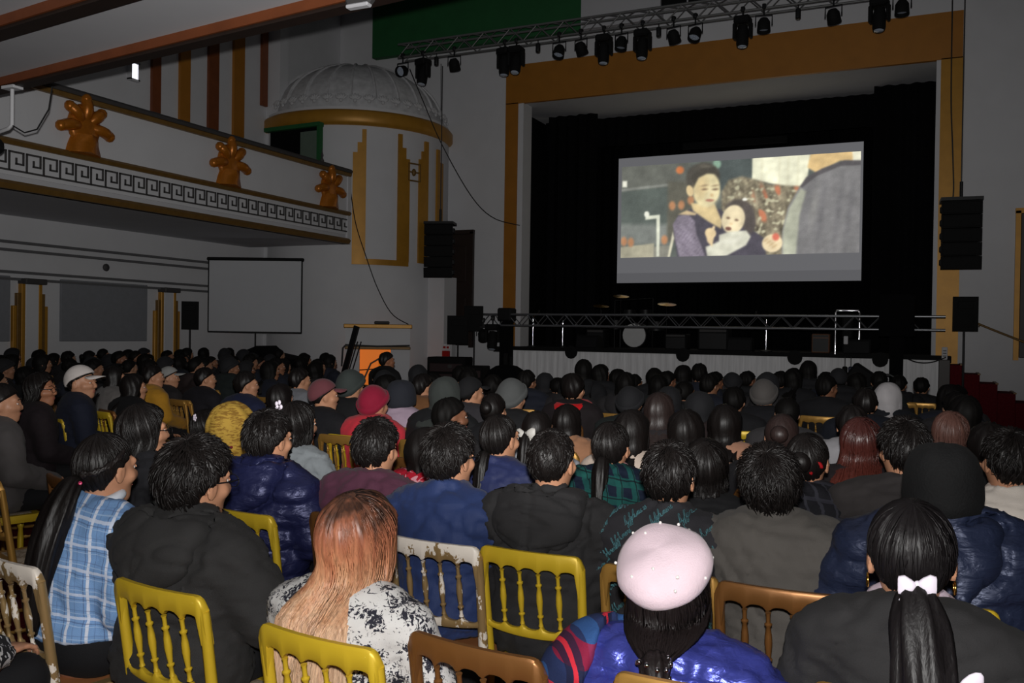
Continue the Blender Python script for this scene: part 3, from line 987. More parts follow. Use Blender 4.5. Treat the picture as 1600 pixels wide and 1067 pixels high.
for i, (x, k, tl) in enumerate(((-10.87, 2, 1.2), (-10.34, 0, .2), (-9.55, 1, -.5), (-8.32, 0, .1), (-8.05, 0, .3), (-7.07, 2, .4), (-6.59, 1, -.6), (-6.09, 0, .1), (-5.72, 1, .2),
                          (-5.28, 0, .15), (-4.65, 1, -.6), (-4.22, 2, .5), (-3.31, 0, .1), (-2.92, 1, .1), (-1.68, 1, -.6), (-.9, 0, .1), (-.53, 1, .1))):
    kind = ('black moving head stage light', 'black can stage light', 'black multi-lens stage light')[k]
    par_can(x, 17.35, 7.78, k, -tl, rr.uniform(-.3, .3), '%s on the lighting truss, %s from the tower end' % (kind, WORDS[i]))
for j, x in enumerate((-10.0, -7.55, -4.95, -2.3)):
    e = tag(MB().rbox((0, 0, 0), (.09, .09, .2), .02).tube([(0, 0, .1), (0, 0, .22)], .012, 6).build('truss_hook', M_BLACKM, None, True, (x, 17.35, 7.68)), 'small black hook clamp under the lighting truss, %s from the tower' % WORDS[j], 'clamp')
par_can(-8.98, 18.3, 1.9, 0, -.2, .1, 'black moving head light hung from the low truss beside the upright')
par_can(-9.25, 18.35, 1.85, 1, .6, .3, 'black can light hung from the low truss end by the loudspeaker')

# ------------------------------------------------------------------ band gear on stage
dk = empty('drum_kit', (-6.35, 20.6, 1.36), 'drum kit with white drum head and cymbals on stage', 'drum kit')
AX = Matrix.Rotation(PI/2, 3, 'X')
MB().lathe([(.001, 0), (.28, 0), (.28, .02), (.001, .02)], n=24, axis=AX).build('drum_head', plain('drum_skin', (200, 200, 200), .5), dk, True, (0, -.02, .31))
MB().lathe([(.28, -.02), (.3, -.02), (.3, .36), (.28, .38), (.001, .38)], n=24, axis=Matrix.Rotation(-PI/2, 3, 'X')).build('bass_drum', M_BLACKM, dk, True, (0, 0, .31))
for x, y, r, z in ((-.5, .1, .18, .45), (.5, .1, .2, .42), (-.2, .2, .15, .7), (.2, .2, .15, .7)):
    MB().lathe([(.001, 0), (r, 0), (r, .22), (.001, .22)], n=16).build('tom', M_BLACKM, dk, True, (x, y, z))
for x, y, z, r in ((-.85, 0, 1.0, .2), (.75, .1, 1.05, .22), (-.45, .3, 1.25, .2)):
    MB().tube([(x, y, 0), (x, y, z)], .012, 6).build('cymbal_stand', M_CHROME, dk, True)
    MB().lathe([(.001, .03), (.04, .02), (r, 0), (.001, .01)], n=18).build('cymbal', plain('brass', (190, 150, 70), .25, .9), dk, True, (x, y, z), (.2, .1, 0))
MB().tube([(-.6, .3, 0), (-.6, .3, 1.15), (.35, .3, 1.2), (.35, .3, 0)], .015, 8).build('rack', M_BLACKM, dk, True)
def mic_stand(x, y, h, label, boom=0):
    e = empty('microphone_stand', (x, y, 1.36), label, 'microphone stand')
    MB().lathe([(.001, 0), (.13, 0), (.13, .02), (.02, .04), (.001, .04)], n=14).build('base', M_BLACKM, e, True)
    MB().tube([(0, 0, .03), (0, 0, h)], .012, 8).build('pole', M_CHROME, e, True)
    MB().tube([(0, 0, h), (boom or .02, -.1, h+.12)], .009, 6).build('boom', M_CHROME, e, True)
    MB().ell((boom or .02, -.12, h+.14), (.025, .025, .04), 8, 6).build('microphone', M_BLACKM, e, True)
mic_stand(-7.75, 19.5, .62, 'chrome microphone stand on stage next to the drum kit')
mic_stand(-8.55, 19.6, .7, 'chrome microphone stand on stage near the door end', .2)
mic_stand(-3.2, 20.0, .7, 'chrome microphone stand at the middle of the stage', -.2)
mic_stand(-.6, 19.6, .6, 'chrome microphone stand on stage behind the black upright', .15)
def amp(loc, size, m, label, rz=0):
    e = empty('amplifier', loc, label, 'amplifier', rz)
    MB().rbox((0, 0, size[2]/2), size, .02).build('case', m, e)
    MB().box((0, -size[1]/2-.005, size[2]*.42), (size[0]*.86, .012, size[2]*.7)).build('grille', M_BLACKM, e)
    MB().box((0, -size[1]/2-.008, size[2]*.88), (size[0]*.86, .016, size[2]*.12)).build('control_panel', M_KEY, e)
amp((-2.05, 19.9, 1.36), (.36, .3, .4), plain('tan_vinyl', (110, 74, 52), .6), 'small brown amplifier on stage near the chrome frame')
amp((-4.4, 20.4, 1.36), (.7, .4, .5), M_BLACK, 'wide black amplifier on stage beside the drums')
amp((-5.2, 20.2, 1.36), (.5, .4, .36), M_BLACK, 'low black amplifier between drums and wide amplifier')
amp((-7.2, 20.4, 1.36), (.45, .4, .45), M_BLACK, 'black amplifier behind the chrome microphone stand')
for x, l in ((-7.0, 'door'), (-3.6, 'middle'), (-1.3, 'stairs')):
    e = empty('floor_monitor', (x, 19.25, 1.36), 'black wedge monitor at the stage edge, %s end' % l, 'monitor')
    MB().prism([(-.2, 0), (.2, 0), (.14, .26), (-.1, .3)], 'yz', -.26, .26).build('case', M_BLACK, e)
    MB().box((0, -.16, .14), (.46, .02, .24), (-.35, 0, 0)).build('grille', M_BLACKM, e)
# chrome goal-post frame at the truss
e = empty('chrome_frame', (-1.45, 18.75, 1.36), 'chrome tube frame like a goal post on the stage edge', 'frame')
MB().tube([(-.22, 0, 0), (-.22, 0, .82), (-.2, 0, .86), (.2, 0, .86), (.22, 0, .82), (.22, 0, .3)], .022, 10).build('tube', M_CHROME, e, True)
MB().rbox((0, .05, .55), (.2, .2, .5), .03).build('head_unit', M_BLACK, e)
MB().rbox((-.02, -.06, .28), (.08, .03, .16), .01).build('tag', M_WALL, e)
for j, (x, m_) in enumerate(((-1.47, M_BLACK), (-1.36, plain('navy_nylon', (28, 34, 60), .6)))):
    e = empty('hanging_pouch', (x, 18.6, .98), 'small %s pouch hanging in front of the white stage skirt' % ('black', 'navy')[j], 'pouch')
    MB().rbox((0, 0, 0), (.1, .06, .3), .02).build('bag', m_, e)
    MB().tube([(0, .0, .14), (0, .0, .34)], .008, 6).build('strap', M_CABLE, e, True)
    MB().tube([(0, 0, -.14), (0, 0, -.97)], .012, 6).build('pole', M_BLACKM, e, True)

# ------------------------------------------------------------------ doors at stage level, stairs, rail
for k, (x0, x1, nm) in enumerate(((-11.08, -10.45, 'door_1'), (1.59, 2.5, 'door_2'))):
    o = struct(nm, MB().rbox(((x0+x1)/2, 19.97, 2.75), (x1-x0, .08, 2.8), .01), M_DWOOD)
    fr = MB().box((x0-.05, 19.96, 2.75), (.09, .12, 2.9)).box((x1+.05, 19.96, 2.75), (.09, .12, 2.9)).box(((x0+x1)/2, 19.96, 4.2), (x1-x0+.2, .12, .1))
    fr.build('door_frame', M_GOLD if k else M_DWOOD, o)
    for z in (2.1, 3.4):
        MB().rbox(((x0+x1)/2, 19.92, z), ((x1-x0)*.7, .03, .9), .01).build('door_panel', M_DWOOD, o)
sr = empty('stage_stairs', (.3, 19.3, 0), 'dark red carpeted stairs going up to the stage end', 'stairs')
for k in range(7):
    h = 1.2-.17*k
    MB().rbox((.14+.3*k, .25, h/2), (.3, .9, h), .01).build('step', M_CARPET, sr)
    MB().box((.28+.3*k, .25, h+.005), (.05, .9, .02)).build('nosing', M_DGOLD, sr)
e = empty('handrail', (.6, 19.85, 0), 'thin dark handrail sloping up the wall beside the stage stairs', 'handrail')
MB().tube([(.1, 0, 2.08), (.5, 0, 1.9), (1.75, 0, 1.36)], .022, 8).build('rail', M_DGOLD, e, True)
for x, z in ((.3, 1.99), (1.3, 1.55)):
    MB().tube([(x, 0, z), (x, .12, z-.05)], .012, 6).build('bracket', M_DGOLD, e, True)
e = empty('corner_post', (.28, 18.9, 0), 'dark post with white notice at the foot of the gold jamb', 'post')
MB().rbox((0, 0, .65), (.2, .2, 1.3), .01).build('shaft', M_DWOOD, e)
MB().rbox((0, -.02, 1.42), (.1, .05, .24), .01).build('notice', M_WALL, e)
for j, dz in enumerate((.05, 0, -.05)):
    MB().box((0, -.047, 1.42+dz), (.06, .004, .016)).build('print_line', M_KEY, e)
# fire point beside the tower
e = empty('fire_point', (-10.36, 18.62, 0), 'red fire point panel with white sign beside the black gear', 'fire point')
MB().rbox((0, 0, .82), (.2, .05, .84), .01).build('red_panel', M_RED, e)
MB().rbox((0, .04, .7), (.26, .03, 1.4), .005).build('back_board', M_WALL, e)
MB().rbox((0, 0, 1.32), (.22, .03, .1), .005).build('sign', M_WALL, e)
MB().box((-.04, -.018, 1.32), (.07, .004, .05)).box((.05, -.018, 1.32), (.06, .004, .05)).build('sign_print', M_RED, e)
MB().lathe([(.001, .3), (.07, .3), (.07, .72), (.03, .78), (.02, .84), (.001, .84)], n=12).build('extinguisher', M_RED, e, True, (-.02, -.1, 0))
# dark rack and flight cases at the truss end
for j, (x, y, sx, sz, l) in enumerate(((-9.85, 17.9, .9, 1.12, 'tall'), (-9.1, 17.6, .6, .95, 'lower'))):
    e = empty('equipment_rack', (x, y, 0), '%s dark equipment rack below the door-end loudspeakers' % l, 'rack', rad(10))
    MB().rbox((0, 0, sz/2), (sx, .6, sz), .02).build('case', M_BLACK, e)
    for k in range(4):
        MB().rbox((0, -.305, .18+k*sz*.21), (sx*.86, .02, sz*.17), .01).build('rack_unit', plain('dark_maroon_vinyl', (44, 24, 26), .6), e)
    MB().rbox((.1, -.318, sz*.82), (.1, .01, .08), .005).build('label_plate', M_KEY, e)
# black covered gear standing before the skirt
e = empty('covered_chair_stack', (-7.35, 15.6, 0), 'black covered gear with two upright handles before the white stage skirt', 'gear')
MB().loft([[(x*a, y*a*.8, z) for x, y in ((-.5, -.4), (.5, -.4), (.5, .4), (-.5, .4))] for z, a in ((0, 1.0), (.55, .95), (.95, .62), (1.05, .35), (1.08, .1))]).build('cover', M_BLACKC, e, True)
MB().rbox((-.02, 0, 1.17), (.07, .07, .24), .01).build('handle', M_BLACK, e)
MB().rbox((.1, 0, 1.13), (.05, .07, .2), .01).build('handle', M_BLACK, e)
e = empty('covered_case', (-.95, 15.6, 0), 'black hard case leaning open before the skirt near the stairs', 'case')
MB().rbox((0, 0, 1.02), (.5, .3, .34), .03, (0, .6, 0)).build('lid', M_BLACK, e)
MB().rbox((.1, 0, .46), (.8, .5, .92), .03).build('body', M_BLACK, e)
MB().torus((.36, 0, .95), .16, .018, 14, 6, (PI/2, 0, 0)).build('handle', M_BLACKM, e, True)
# leaning black pole-board and the dark lid near the hatch
e = empty('leaning_board', (-11.5, 16.2, 0), 'long black board leaning beside the serving hatch', 'board')
MB().rbox((0, 0, .9), (.14, .05, 1.85), .01, (0, .3, 0)).build('board', M_BLACKM, e)
for x in (.1, .19):
    MB().tube([(-.27+x, -.03, .02), (.22+x, -.03, 1.45)], .016, 6).build('pole', M_STEEL, e, True)
e = empty('covered_piano', (-11.9, 14.2, 0), 'black piano with raised lid under cloth by the tower wall', 'piano')
MB().rbox((0, 0, .5), (1.3, .7, 1.0), .04).build('body', M_BLACK, e)
MB().prism([(-.6, 1.0), (.75, 1.0), (.75, 1.12), (.1, 1.22), (-.1, 1.36), (-.62, 1.18)], 'xz', -.3, .3).build('lid', M_BLACKC, e)

# ------------------------------------------------------------------ cables
def cable(pts, label, r=.012):
    P = np.array(pts, float)
    t = np.linspace(0, len(P)-1, 24)
    i = np.clip(t.astype(int), 0, len(P)-2)
    f = (t-i)[:, None]
    pp = [P[max(0, k-1)] for k in i], [P[k] for k in i], [P[k+1] for k in i], [P[min(len(P)-1, k+2)] for k in i]
    p0_, p1_, p2_, p3_ = map(np.array, pp)
    C = .5*((2*p1_)+(-p0_+p2_)*f+(2*p0_-5*p1_+4*p2_-p3_)*f**2+(-p0_+3*p1_-3*p2_+p3_)*f**3)
    return tag(MB().tube(C, r, 6).build('cable', M_CABLE, None, True), label, 'cable')
cable(CAB[0], 'black cable swooping from the lighting truss to the stage arch')
cable(CAB[1], 'black cable hanging down the gold strips of the tower to the hatch')
cable(CAB[2], 'thin black cable dropping from the truss past the gold jamb')
cable(CAB[3], 'black cable looped across the white skirt beside the black upright')
cable(CAB[4], 'thin straight cable down the wall beside the tower', .01)

# ------------------------------------------------------------------ smooth bodies: distance fields turned into meshes
def surf(fn, lo, hi, h):
    lo, hi = np.array(lo, float), np.array(hi, float)
    n = np.ceil((hi-lo)/h).astype(int)+1
    ax = [lo[i]+h*np.arange(n[i]) for i in range(3)]
    X, Y, Z = np.meshgrid(*[a.astype(np.float32) for a in ax], indexing='ij', sparse=True)
    D = np.ascontiguousarray(np.broadcast_to(fn(X, Y, Z), tuple(n))).astype(np.float32)
    ins = D < 0
    sl = (slice(0, -1), slice(1, None))
    corners = [(a, b, c) for a in (0, 1) for b in (0, 1) for c in (0, 1)]
    cnt = sum(ins[sl[a], sl[b], sl[c]].astype(np.int8) for a, b, c in corners)
    mixed = (cnt > 0) & (cnt < 8)
    I = np.argwhere(mixed)
    idx = -np.ones(mixed.shape, dtype=np.int64)
    idx[mixed] = np.arange(len(I))
    acc, num = np.zeros((len(I), 3)), np.zeros(len(I))
    for a in corners:
        for k in range(3):
            if a[k]:
                continue
            b = list(a)
            b[k] = 1
            da = D[I[:, 0]+a[0], I[:, 1]+a[1], I[:, 2]+a[2]]
            db = D[I[:, 0]+b[0], I[:, 1]+b[1], I[:, 2]+b[2]]
            cr = (da < 0) != (db < 0)
            t = np.where(cr, da/np.where(cr, da-db, 1), 0)
            p = np.array(a, float)[None].repeat(len(I), 0)
            p[:, k] += t
            acc[cr] += p[cr]
            num[cr] += 1
    V = lo+h*(I+acc/num[:, None])
    F = []
    for k in range(3):
        o = [i for i in range(3) if i != k]
        s0, s1 = [slice(None)]*3, [slice(None)]*3
        s0[k], s1[k] = slice(0, -1), slice(1, None)
        for i in o:
            s0[i] = s1[i] = slice(1, -1)
        a, b = ins[tuple(s0)], ins[tuple(s1)]
        E_ = np.argwhere(a != b)
        if not len(E_):
            continue
        fl = a[tuple(E_.T)]
        base = E_.copy()
        for i in o:
            base[:, i] += 1
        def cell(d0, d1):
            q = base.copy()
            q[:, o[0]] += d0
            q[:, o[1]] += d1
            return idx[tuple(q.T)]
        Q = np.stack([cell(-1, -1), cell(0, -1), cell(0, 0), cell(-1, 0)], 1)
        if k == 1:
            fl = ~fl
        Q[~fl] = Q[~fl][:, ::-1]
        F.append(Q)
    return V, np.concatenate(F)

def smin(a, b, k):
    h = np.clip(.5+.5*(b-a)/k, 0, 1)
    return b+(a-b)*h-k*h*(1-h)
def union(k, *ds):
    d = ds[0]
    for e in ds[1:]:
        d = smin(d, e, k)
    return d
def d_ell(X, Y, Z, c, r):
    q = np.sqrt(((X-c[0])/r[0])**2+((Y-c[1])/r[1])**2+((Z-c[2])/r[2])**2)
    return (q-1)*min(r)
def d_cone(X, Y, Z, a, b, ra, rb):
    a, b = np.array(a, np.float32), np.array(b, np.float32)
    d = b-a
    t = np.clip(((X-a[0])*d[0]+(Y-a[1])*d[1]+(Z-a[2])*d[2])/(d@d), 0, 1)
    return np.sqrt((X-a[0]-t*d[0])**2+(Y-a[1]-t*d[1])**2+(Z-a[2]-t*d[2])**2)-(ra+(rb-ra)*t)

def torso(X, Y, Z, sw=1.0):
    s = sw
    return union(.07, d_ell(X, Y, Z, (0, -.015, .56), (.185, .15, .14)), d_ell(X, Y, Z, (0, -.02, .72), (.165*s, .12, .22)),
                 d_ell(X, Y, Z, (0, -.015, .90), (.185*s, .128, .19)), d_cone(X, Y, Z, (-.145*s, -.02, .995), (.145*s, -.02, .995), .068, .068))
def neck_d(X, Y, Z, r=.05):
    return d_cone(X, Y, Z, (0, -.005, 1.0), (0, .012, 1.12), r+.012, r)
ARM = {'lap': ((.195, -.015, .985), (.262, .02, .735), (.125, .27, .645)), 'low': ((.19, -.015, .98), (.25, -.02, .72), (.14, .24, .64)),
       'wide': ((.2, -.015, .985), (.30, .05, .75), (.15, .29, .66))}
def arms_d(X, Y, Z, arm='lap', ra=(.063, .05, .036), sw=1.0, join=.02):
    a, b, c = ARM[arm]
    s, XA = sw, np.abs(X)
    sh, el, wr = (a[0]*s, a[1], a[2]), (b[0]*s, b[1], b[2]), c
    return union(join, d_cone(XA, Y, Z, sh, el, ra[0], ra[1]), d_cone(XA, Y, Z, el, wr, ra[1], ra[2]))
def legs_d(X, Y, Z, ra=(.092, .068, .045)):
    XA = np.abs(X)
    return union(.03, d_cone(XA, Y, Z, (.085, -.02, .555), (.105, .41, .535), ra[0], ra[1]), d_cone(XA, Y, Z, (.105, .41, .53), (.105, .43, .1), ra[1], ra[2]))

def wav(V, seed, freq, n=6):
    r = np.random.RandomState(seed)
    s = np.zeros(len(V))
    for i in range(n):
        k = r.randn(3)*freq
        k2 = r.randn(3)*freq*.5
        s += np.sin(V@k+r.rand()*6+1.3*np.sin(V@k2+r.rand()*6))
    return s/n

def normals(V, F):
    N = np.zeros_like(V)
    a, b, c, d = (V[F[:, i]] for i in range(4))
    n = np.cross(c-a, d-b)
    for i in range(4):
        np.add.at(N, F[:, i], n)
    return N/(np.linalg.norm(N, axis=1)[:, None]+1e-12)

CACHE = {}
def hood_d(X, Y, Z, puff, hood):
    yo = .1+puff
    b = d_ell(X, Y+yo+.16*(1.0-Z), Z, (0, 0, 1.0), (.15*hood, .075, .105*hood))
    b = union(.03, b, d_cone(np.abs(X), Y, Z, (.105*hood, -yo+.05, 1.065), (.015, -yo-.06, .905), .05, .03))
    R = np.sqrt((np.sqrt((X*.86)**2+(Y+.02)**2)-.1)**2+(Z-1.07-.1*(-Y))**2)-.04
    d = union(.03, b, R)
    d = np.maximum(d, -d_ell(X, Y, Z, (0, -.1, 1.13), (.085, .05, .06)))
    return np.maximum(d, -d_ell(X, Y, Z, (0, .03, 1.16), (.075, .09, .085)))
def hood_arrays(puff, hood, folds, h, seed):
    key = ('hoodpiece', puff, hood, folds, h, seed)
    if key not in CACHE:
        V, F = surf(lambda X, Y, Z: hood_d(X, Y, Z, puff, hood), (-.26, -.36, .8), (.26, .2, 1.2), h*.8)
        N = normals(V, F)
        g = wav(V*np.array((.8, 1, 1.6)), seed+2, 20, 4)
        V = V+N*(folds*(.7*wav(V, seed, 18, 5)-1.0*np.exp(-(g/.1)**2)-1.6*np.exp(-(V[:, 0]/.006)**2)*.5))[:, None]
        CACHE[key] = V, F
    return CACHE[key]
def coat_arrays(puff=.012, hood=0, collar='none', quilt=0, folds=.006, h=.016, sw=1.0, arm='lap', hem=.47, seed=1, vquilt=0):
    key = ('coat', puff, hood, collar, quilt, folds, h, sw, arm, hem, seed, vquilt)
    if key in CACHE:
        return CACHE[key]
    def fn(X, Y, Z):
        T = torso(X, Y, Z, sw)-puff
        A = arms_d(X, Y, Z, arm, sw=sw)-puff*1.1
        if quilt:
            T = T-.022*np.abs(np.sin((Z+.12*np.abs(X))*PI/quilt))**.6+.012
            A = A-.022*np.abs(np.sin((Z-.3*Y)*PI/quilt))**.6+.012
            if vquilt:
                T = T+.014*np.exp(-(np.mod(X+vquilt*20, vquilt)-vquilt/2)**2/.00025)
        d = smin(T, A, .025)
        if hood:
            d = smin(np.maximum(d, .012-hood_d(X, Y, Z, puff, hood)), d+.016, .004)
        d = smin(d, neck_d(X, Y, Z, .052)-puff*.3+np.maximum(Z-1.085, 0), .05)
        if collar != 'none':
            R, r, z = {'stand': (.066, .02, 1.09), 'fold': (.074, .024, 1.075), 'thick': (.085, .036, 1.075)}[collar]
            zz = z+.12*(-Y-.0)
            ring = np.sqrt((np.sqrt(X**2+(Y-.0)**2)-R)**2+((Z-zz)*(.62 if collar != 'thick' else .8))**2)-r
            d = smin(d, ring, .012)
        return np.maximum(d, hem-Z)
    V, F = surf(fn, (-.42*sw-.03, -.31, hem-.05), (.42*sw+.03, .37, 1.19), h)
    if folds:
        N = normals(V, F)
        f = .8*wav(V*np.array((1, 1, 1.4)), seed, 14, 5)
        for j, (st, am) in enumerate((((1.0, 1, 1.5), 1.0), ((.5, .8, 2.2), .8), ((1.4, 1, .8), .7))):
            g = wav(V*np.array(st), seed+7*j+3, 17+5*j, 4)
            f = f-am*np.exp(-(g/.13)**2)+.5*am*np.exp(-((g-.3)/.16)**2)
        f = .6*f
        mid = np.exp(-((np.abs(V[:, 0])-.2)/.05)**2)*np.exp(-((V[:, 2]-.86)/.08)**2)
        V = V+N*(f*folds*(1+.6*mid))[:, None]
    CACHE[key] = (V, F)
    return V, F

def trousers_arrays(h=.02, seed=3):
    key = ('trousers', h, seed)
    if key not in CACHE:
        def fn(X, Y, Z):
            d = union(.05, legs_d(X, Y, Z, (.094, .074, .058)), d_ell(X, Y, Z, (0, -.02, .57), (.18, .145, .125)))
            return np.maximum(np.maximum(d, .461-Z-np.maximum(0, (Y-.24)*8)), Z-.74)
        V, F = surf(fn, (-.26, -.22, .02), (.26, .55, .78), h)
        V = V+normals(V, F)*(.004*wav(V, seed, 22, 5))[:, None]
        CACHE[key] = V, F
    return CACHE[key]

def shoe_arrays():
    if 'shoe' not in CACHE:
        def fn(X, Y, Z):
            XA = np.abs(X)
            d = union(.03, d_ell(XA, Y, Z, (.108, .5, .035), (.046, .13, .05)), d_cone(XA, Y, Z, (.106, .43, .05), (.106, .43, .1), .046, .048))
            return np.maximum(d, -Z+.002)
        CACHE['shoe'] = surf(fn, (-.18, .34, -.03), (.18, .66, .18), .016)
    return CACHE['shoe']

def head_arrays(h=.008, fem=False):
    key = ('head', h, fem)
    if key in CACHE:
        return CACHE[key]
    def fn(X, Y, Z):
        XA = np.abs(X)
        jw = .05 if fem else .055
        d = union(.03, d_ell(X, Y, Z, (0, -.01, .022), (.074, .093, .092)), d_ell(X, Y, Z, (0, .028, -.04), (jw+.006, .064, .075)), d_ell(X, Y, Z, (0, .062, -.092), (.028, .028, .022)))
        d = smin(d, d_cone(XA, Y, Z, (.03, .085, -.018), (.055, .05, -.02), .018, .02), .02)           # cheeks
        d = smin(d, d_cone(XA, Y, Z, (.012, .086, .028), (.045, .07, .03), .013, .012), .014)           # brow
        d = smin(d, d_cone(X, Y, Z, (0, .087, .018), (0, .108, -.022), .008, .012), .012)              # nose
        d = smin(d, d_ell(XA, Y, Z, (.012, .1, -.027), (.009, .01, .008)), .006)
        d = smin(d, d_ell(X, Y, Z, (0, .086, -.054), (.024, .014, .008)), .008)                         # lips
        d = smin(d, d_ell(X, Y, Z, (0, .083, -.066), (.02, .014, .008)), .007)
        d = np.maximum(d, -(d_ell(XA, Y, Z, (.031, .1, .008), (.016, .02, .009))))                       # eye sockets
        d = smin(d, d_cone(X, Y, Z, (0, -.015, -.06), (0, -.02, -.2), .052 if not fem else .046, .056), .03)   # neck
        ear = d_ell(XA+.18*(Y+.01), Y-.25*Z*.3, Z, (.078, -.008, -.006), (.0105, .022, .034))
        ear = np.maximum(ear, -d_ell(XA, Y, Z, (.09, -.004, -.004), (.008, .012, .02)))
        return smin(d, ear, .006)
    V, F = surf(fn, (-.105, -.12, -.2), (.105, .135, .13), h)
    m = MB().add(V, F.tolist())
    for sx in (-1, 1):
        m.ell((sx*.031, .0785, .007), (.0125, .0115, .0085), 10, 8, mi=1)
        m.ell((sx*.031, .0868, .007), (.0062, .004, .0062), 8, 6, mi=2)
        m.tube([(sx*.018, .089, .012), (sx*.031, .0935, .0155), (sx*.045, .084, .011)], .0032, 5)
        m.tube([(sx*.014, .098, .03), (sx*.032, .098, .036), (sx*.05, .086, .031)], .0032, 5, mi=2)
    m.ell((0, .097, -.0555), (.021, .005, .0045), 10, 6, mi=3)
    m.ell((0, .094, -.0645), (.018, .005, .005), 10, 6, mi=3)
    CACHE[key] = m.arrays()
    return CACHE[key]

def hand_arrays():
    if 'hand' not in CACHE:
        def fn(X, Y, Z):
            d = union(.012, d_ell(X, Y, Z, (0, .045, 0), (.042, .05, .015)), d_cone(X, Y, Z, (0, -.04, .004), (0, .02, .002), .026, .026))
            for x, L in ((-.03, .036), (-.01, .042), (.011, .04), (.031, .03)):
                a, b, c = (x, .082, .002), (x*1.12, .082+L, -.006), (x*1.15, .082+L*1.55, -.03)
                d = smin(d, union(.004, d_cone(X, Y, Z, a, b, .0095, .0085), d_cone(X, Y, Z, b, c, .0085, .007)), .006)
            return smin(d, union(.004, d_cone(X, Y, Z, (-.028, .02, -.002), (-.06, .052, -.01), .013, .0105), d_cone(X, Y, Z, (-.06, .052, -.01), (-.06, .085, -.018), .0105, .008)), .008)
        CACHE['hand'] = surf(fn, (-.085, -.075, -.055), (.06, .17, .035), .0075)
    return CACHE['hand']

def body_core(h=.03, arm='lap'):
    key = ('core', h, arm)
    if key not in CACHE:
        def fn(X, Y, Z):
            d = union(.04, torso(X, Y, Z)+.012, neck_d(X, Y, Z, .047), arms_d(X, Y, Z, arm, (.052, .042, .028)), legs_d(X, Y, Z, (.078, .056, .038)))
            return smin(d, d_ell(np.abs(X), Y, Z, (.106, .5, .04), (.035, .1, .035)), .03)
        V, F = surf(fn, (-.4, -.22, -.02), (.4, .63, 1.2), h)
        m = MB().add(V, F.tolist())
        HV, HF = hand_arrays()
        wr = ARM[arm][2]
        for sx in (-1, 1):
            Q = HV.copy()
            FF = HF
            if sx < 0:
                Q[:, 0] *= -1
                FF = HF[:, ::-1]
            Q = Q @ np.array(Euler((-.12, 0, sx*.35)).to_matrix()).T
            m.add(Q+np.array((sx*wr[0], wr[1]+.02, wr[2]+.0)), FF.tolist())
        CACHE[key] = m.arrays()
    return CACHE[key]

# ------------------------------------------------------------------ hair, hats
TILT = rad(18)
def scalp(phi, az, lift=0.0):
    phi, az = np.asarray(phi, float), np.asarray(az, float)
    x, y, z = np.sin(phi)*np.sin(az), np.sin(phi)*np.cos(az), np.cos(phi)+0*az
    y, z = y*math.cos(TILT)-z*math.sin(TILT), y*math.sin(TILT)+z*math.cos(TILT)
    return np.stack([(.078+lift)*x, -.012+(.096+lift)*y, .022+(.095+lift)*z], -1)
def sstep(a, b, x):
    t = np.clip((x-a)/(b-a), 0, 1)
    return t*t*(3-2*t)
def hairline(az, front=80, side=94, back=130):
    a = np.abs(np.degrees(np.arctan2(np.sin(az), np.cos(az))))
    return np.radians(np.where(a < 90, front+(side-front)*(a/90)**2, side+(back-side)*sstep(90, 150, a)))

def hair_path(L=0, front=80, side=94, back=134, lift=.012, spread=.3, open_=75, curl=0, curlf=30, backy=-.19, part=0):
    """(az, s) -> point; s 0..0.45 lies on the scalp, the rest hangs down"""
    def path(az, s, extra=0.0):
        az, s = np.broadcast_arrays(np.asarray(az, float), np.asarray(s, float))
        if not L:
            return scalp(s*hairline(az, front, side, back), az, lift*(.55+.45*np.cos(s*1.2))+extra)
        a = np.abs(np.degrees(np.arctan2(np.sin(az), np.cos(az))))
        ph = hairline(az, front, side, np.full_like(a, 104))
        s1 = np.clip(s/.45, 0, 1)
        P = scalp(s1*ph, az, lift+extra)
        v = np.clip((s-.45)/.55, 0, 1)
        ln = L*sstep(open_-25, open_+15, a)
        v_ = v*ln
        z = P[..., 2]-v_
        zz = z
        w1 = sstep(-.04, -.19, zz)
        yb = -.105-extra-(abs(backy)-.105)*w1-.02*sstep(-.2, -.3, zz)
        tgt = P[..., 1]+(yb-P[..., 1])*w1*np.clip(.35+.65*sstep(60, 140, a), 0, 1)
        y = np.where(v_ > 0, tgt, P[..., 1])
        fl = 1+spread*sstep(-.02, -.3, zz)*(v_ > 0)
        x = P[..., 0]*fl
        if curl:
            x = x+curl*np.sin(z*curlf+az*5)*v
            y = y+curl*np.cos(z*curlf*1.1+az*7)*v
        return np.stack([x, y, z], -1)
    return path

def hair_sheet(mb, path, naz=72, ns=16, amp=.004, freq=9, seed=0, inner=True, L=0):
    rs = np.random.RandomState(seed)
    az = np.linspace(-PI, PI, naz, endpoint=False)
    f1, f2, f3 = rs.rand(3)*6
    rows = []
    ss = np.linspace(.02, 1, ns)
    for s in ss:
        nz = np.sin(az*freq+f1+2.2*np.sin(s*3+f2)+1.5*np.sin(az*3+f3))+.7*np.sin(az*freq*2.3+f2+3*np.sin(s*4+az*2))
        rows.append(path(az, np.full(naz, s), amp*nz*min(1, s*4)+.001))
    if inner:
        ss2 = ss[::-1] if L else [1.0, .8]
        for s in ss2:
            p = path(az, np.full(naz, s), 0)
            c = np.array((0, -.02, 0))
            if L:
                q = path(az, np.full(naz, s), -.016)
                q[:, 1] += .02
                q[:, 0] *= .86
            else:
                q = c+(p-c)*.86
            rows.append(q)
    mb.loft(rows)

